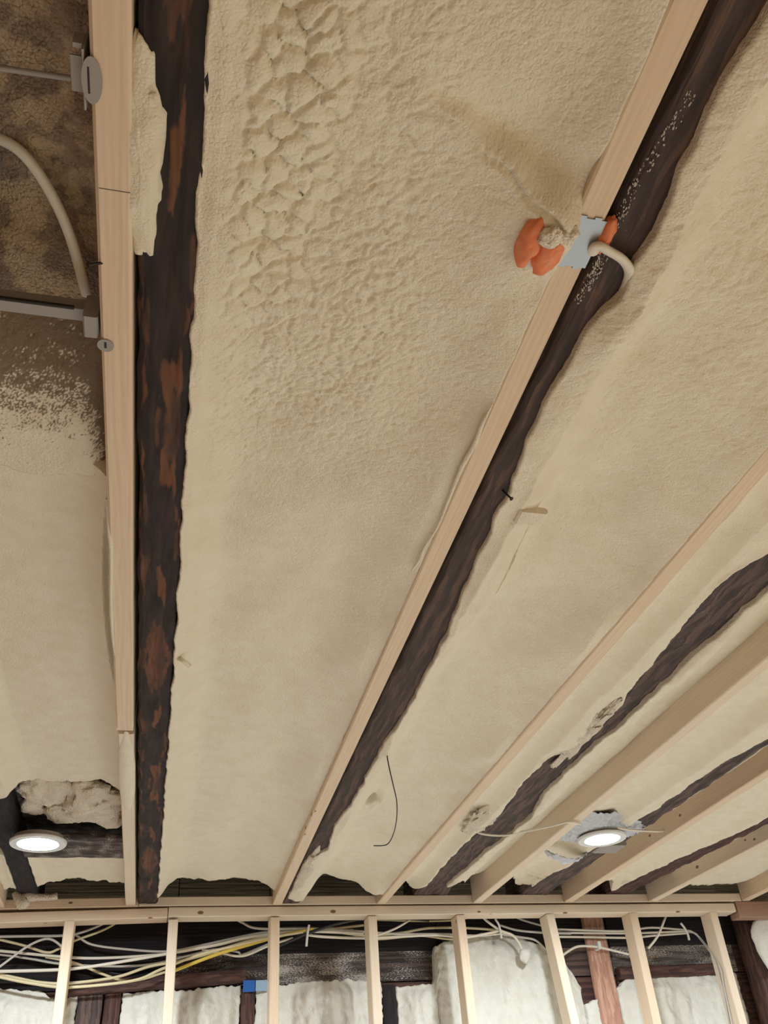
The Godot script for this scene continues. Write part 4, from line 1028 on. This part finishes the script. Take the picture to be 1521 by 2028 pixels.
	put("can", lathe_mesh([Vector2(0.09, 0.0), Vector2(0.094, 0.0), Vector2(0.094, 0.13), Vector2(0.085, 0.14), Vector2(0.002, 0.14)], 40), M.galv_dull, can)
	can.position = Vector3(-0.375, 2.513, -0.665)
	# nails
	nail(Vector3(-0.140, 2.472, -0.709), Vector3(-0.158, 2.458, -0.705), "dark bent nail driven into the edge of the first joist")
	nail(Vector3(0.508, 2.480, -1.075), Vector3(0.520, 2.455, -1.068), "dark nail sticking out of the timber beside the foam tab")
	# film and loops round the second downlight
	tag(put("film_wrap", film_mesh(Vector3(1.535, 2.486, -2.95), 0.084, 0.175, 5), M.film), "crumpled grey plastic film spread round the second downlight", "film")
	tag(put("film_fold", film_strip([Vector3(1.407, 2.5, -3.191), Vector3(1.429, 2.475, -3.169), Vector3(1.476, 2.462, -3.188), Vector3(1.52, 2.462, -3.195), Vector3(1.553, 2.475, -3.181), Vector3(1.565, 2.485, -3.164)], 0.035, 7), M.film), "loose curled strip of plastic film hanging beside the second downlight", "film")
	tag(put("junction_box", box_mesh(Vector3(1.60, 2.49, -3.18), Vector3(1.70, 2.53, -3.08), 0.004), M.galv_dull), "small grey driver box beside the second downlight", "box")
	# straps, staples, tape
	tag(put("cable_strap", tube_mesh([Vector3(0.612, 2.418, -3.955), Vector3(0.607, 2.396, -3.955), Vector3(0.603, 2.366, -3.955), Vector3(0.6, 2.335, -3.955)], 0.0052, 8), M.plastic), "white strap round the cable bundle above the sprayed boards", "strap")
	tag(put("cable_strap", tube_mesh([Vector3(1.458, 2.434, -3.965), Vector3(1.471, 2.409, -3.965), Vector3(1.475, 2.371, -3.965), Vector3(1.475, 2.355, -3.965)], 0.0052, 8), M.plastic), "white strap at the drooping cable near the foam glob", "strap")
	tag(put("cable_strap", tube_mesh([Vector3(2.386, 2.41, -3.985), Vector3(2.4, 2.388, -3.985), Vector3(2.408, 2.362, -3.985), Vector3(2.408, 2.336, -3.985)], 0.0056, 8), M.plastic), "white strap gathering cables beside the last stud", "strap")
	tag(put("cable_staple", box_mesh(Vector3(1.958, 2.312, -4.06), Vector3(1.972, 2.345, -4.015), 0.003), M.plastic), "white staple on the reddish plank", "staple")
	tag(put("foam_glob", blob_mesh([Vector3(1.581, 2.288, -3.98)][0], Vector3(0.024, 0.032, 0.022), 0.35, 26.0, 71, 32), M.foam_wall), "white foam glob on the end of the drooping cable", "insulation")
	tag(put("tape_strip", box_mesh([Vector3(0.349, 2.186, -4.05)][0], [Vector3(0.398, 2.229, -4.05)][0] + Vector3(0, 0, 0.004), 0.0005), M.tape), "bright blue tape piece above the narrow dark post", "tape")
	tag(put("tape_strip", box_mesh([Vector3(0.401, 2.188, -4.05)][0], [Vector3(0.459, 2.228, -4.05)][0] + Vector3(0, 0, 0.004), 0.0005), M.tape_pale), "pale blue tape piece dusted with foam", "tape")

func lug_mesh(c: Vector3, r: float, long := 1.0) -> ArrayMesh:
	# a flat stamped tab, round at its free side
	var rings := []
	for y in [0.0, 0.0014]:
		var ring := PackedVector3Array()
		for k in 25:
			var a := -TAU * (k % 24) / 24
			ring.append(c + Vector3(cos(a) * r, y, sin(a) * r * long))
		rings.append(ring)
	var vs := PackedFloat32Array()
	for k in 25: vs.append(k * 0.01)
	return ring_mesh(rings, vs, PackedFloat32Array([0, 0.01]))

func film_mesh(c: Vector3, r0: float, r1: float, seed_: int) -> ArrayMesh:
	# a crumpled sheet with a round hole in the middle
	var n := noise(FastNoiseLite.TYPE_SIMPLEX_SMOOTH, 1.0, seed_, 3)
	n.fractal_type = FastNoiseLite.FRACTAL_RIDGED
	var rings := []
	var us := PackedFloat32Array()
	for i in 25:
		var t := i / 24.0
		var ring := PackedVector3Array()
		for k in 97:
			var a := TAU * (k % 96) / 96
			var rr := lerpf(r0, r1 * (1.0 + 0.25 * n.get_noise_2d(cos(a) * 2.0, sin(a) * 2.0)), t)
			var y := 0.016 * n.get_noise_2d(cos(a) * rr * 26.0, sin(a) * rr * 26.0 + 7.0) * smoothstep(0.0, 0.3, t) + 0.03 * t * t
			ring.append(c + Vector3(cos(a) * rr, y, sin(a) * rr * 0.85))
		rings.append(ring)
		us.append(t)
	var vs := PackedFloat32Array()
	for k in 97: vs.append(k * 0.01)
	return ring_mesh(rings, vs, us, false, true)

func film_strip(pts: Array, w: float, seed_: int) -> ArrayMesh:
	var n := noise(FastNoiseLite.TYPE_SIMPLEX_SMOOTH, 1.0, seed_, 3)
	n.fractal_type = FastNoiseLite.FRACTAL_RIDGED
	var path := smooth_path(pts, 10)
	var rings := []
	var us := PackedFloat32Array()
	for i in path.size():
		var t := float(i) / (path.size() - 1)
		var ring := PackedVector3Array()
		for k in 22:
			var v := (k % 21) / 20.0
			if k > 10: v = 1.0 - (k - 10) / 10.0
			else: v = k / 10.0
			var off := Vector3(0.004, 0.0, (v - 0.5) * w * (0.5 + sin(t * PI)))
			off.y = 0.012 * n.get_noise_2d(t * 4.0, v * 2.0) + (0.0006 if k > 10 else 0.0)
			ring.append(path[i] + off)
		rings.append(ring)
		us.append(t)
	var vs := PackedFloat32Array()
	for k in 22: vs.append(k * 0.01)
	return ring_mesh(rings, vs, us, false, true)
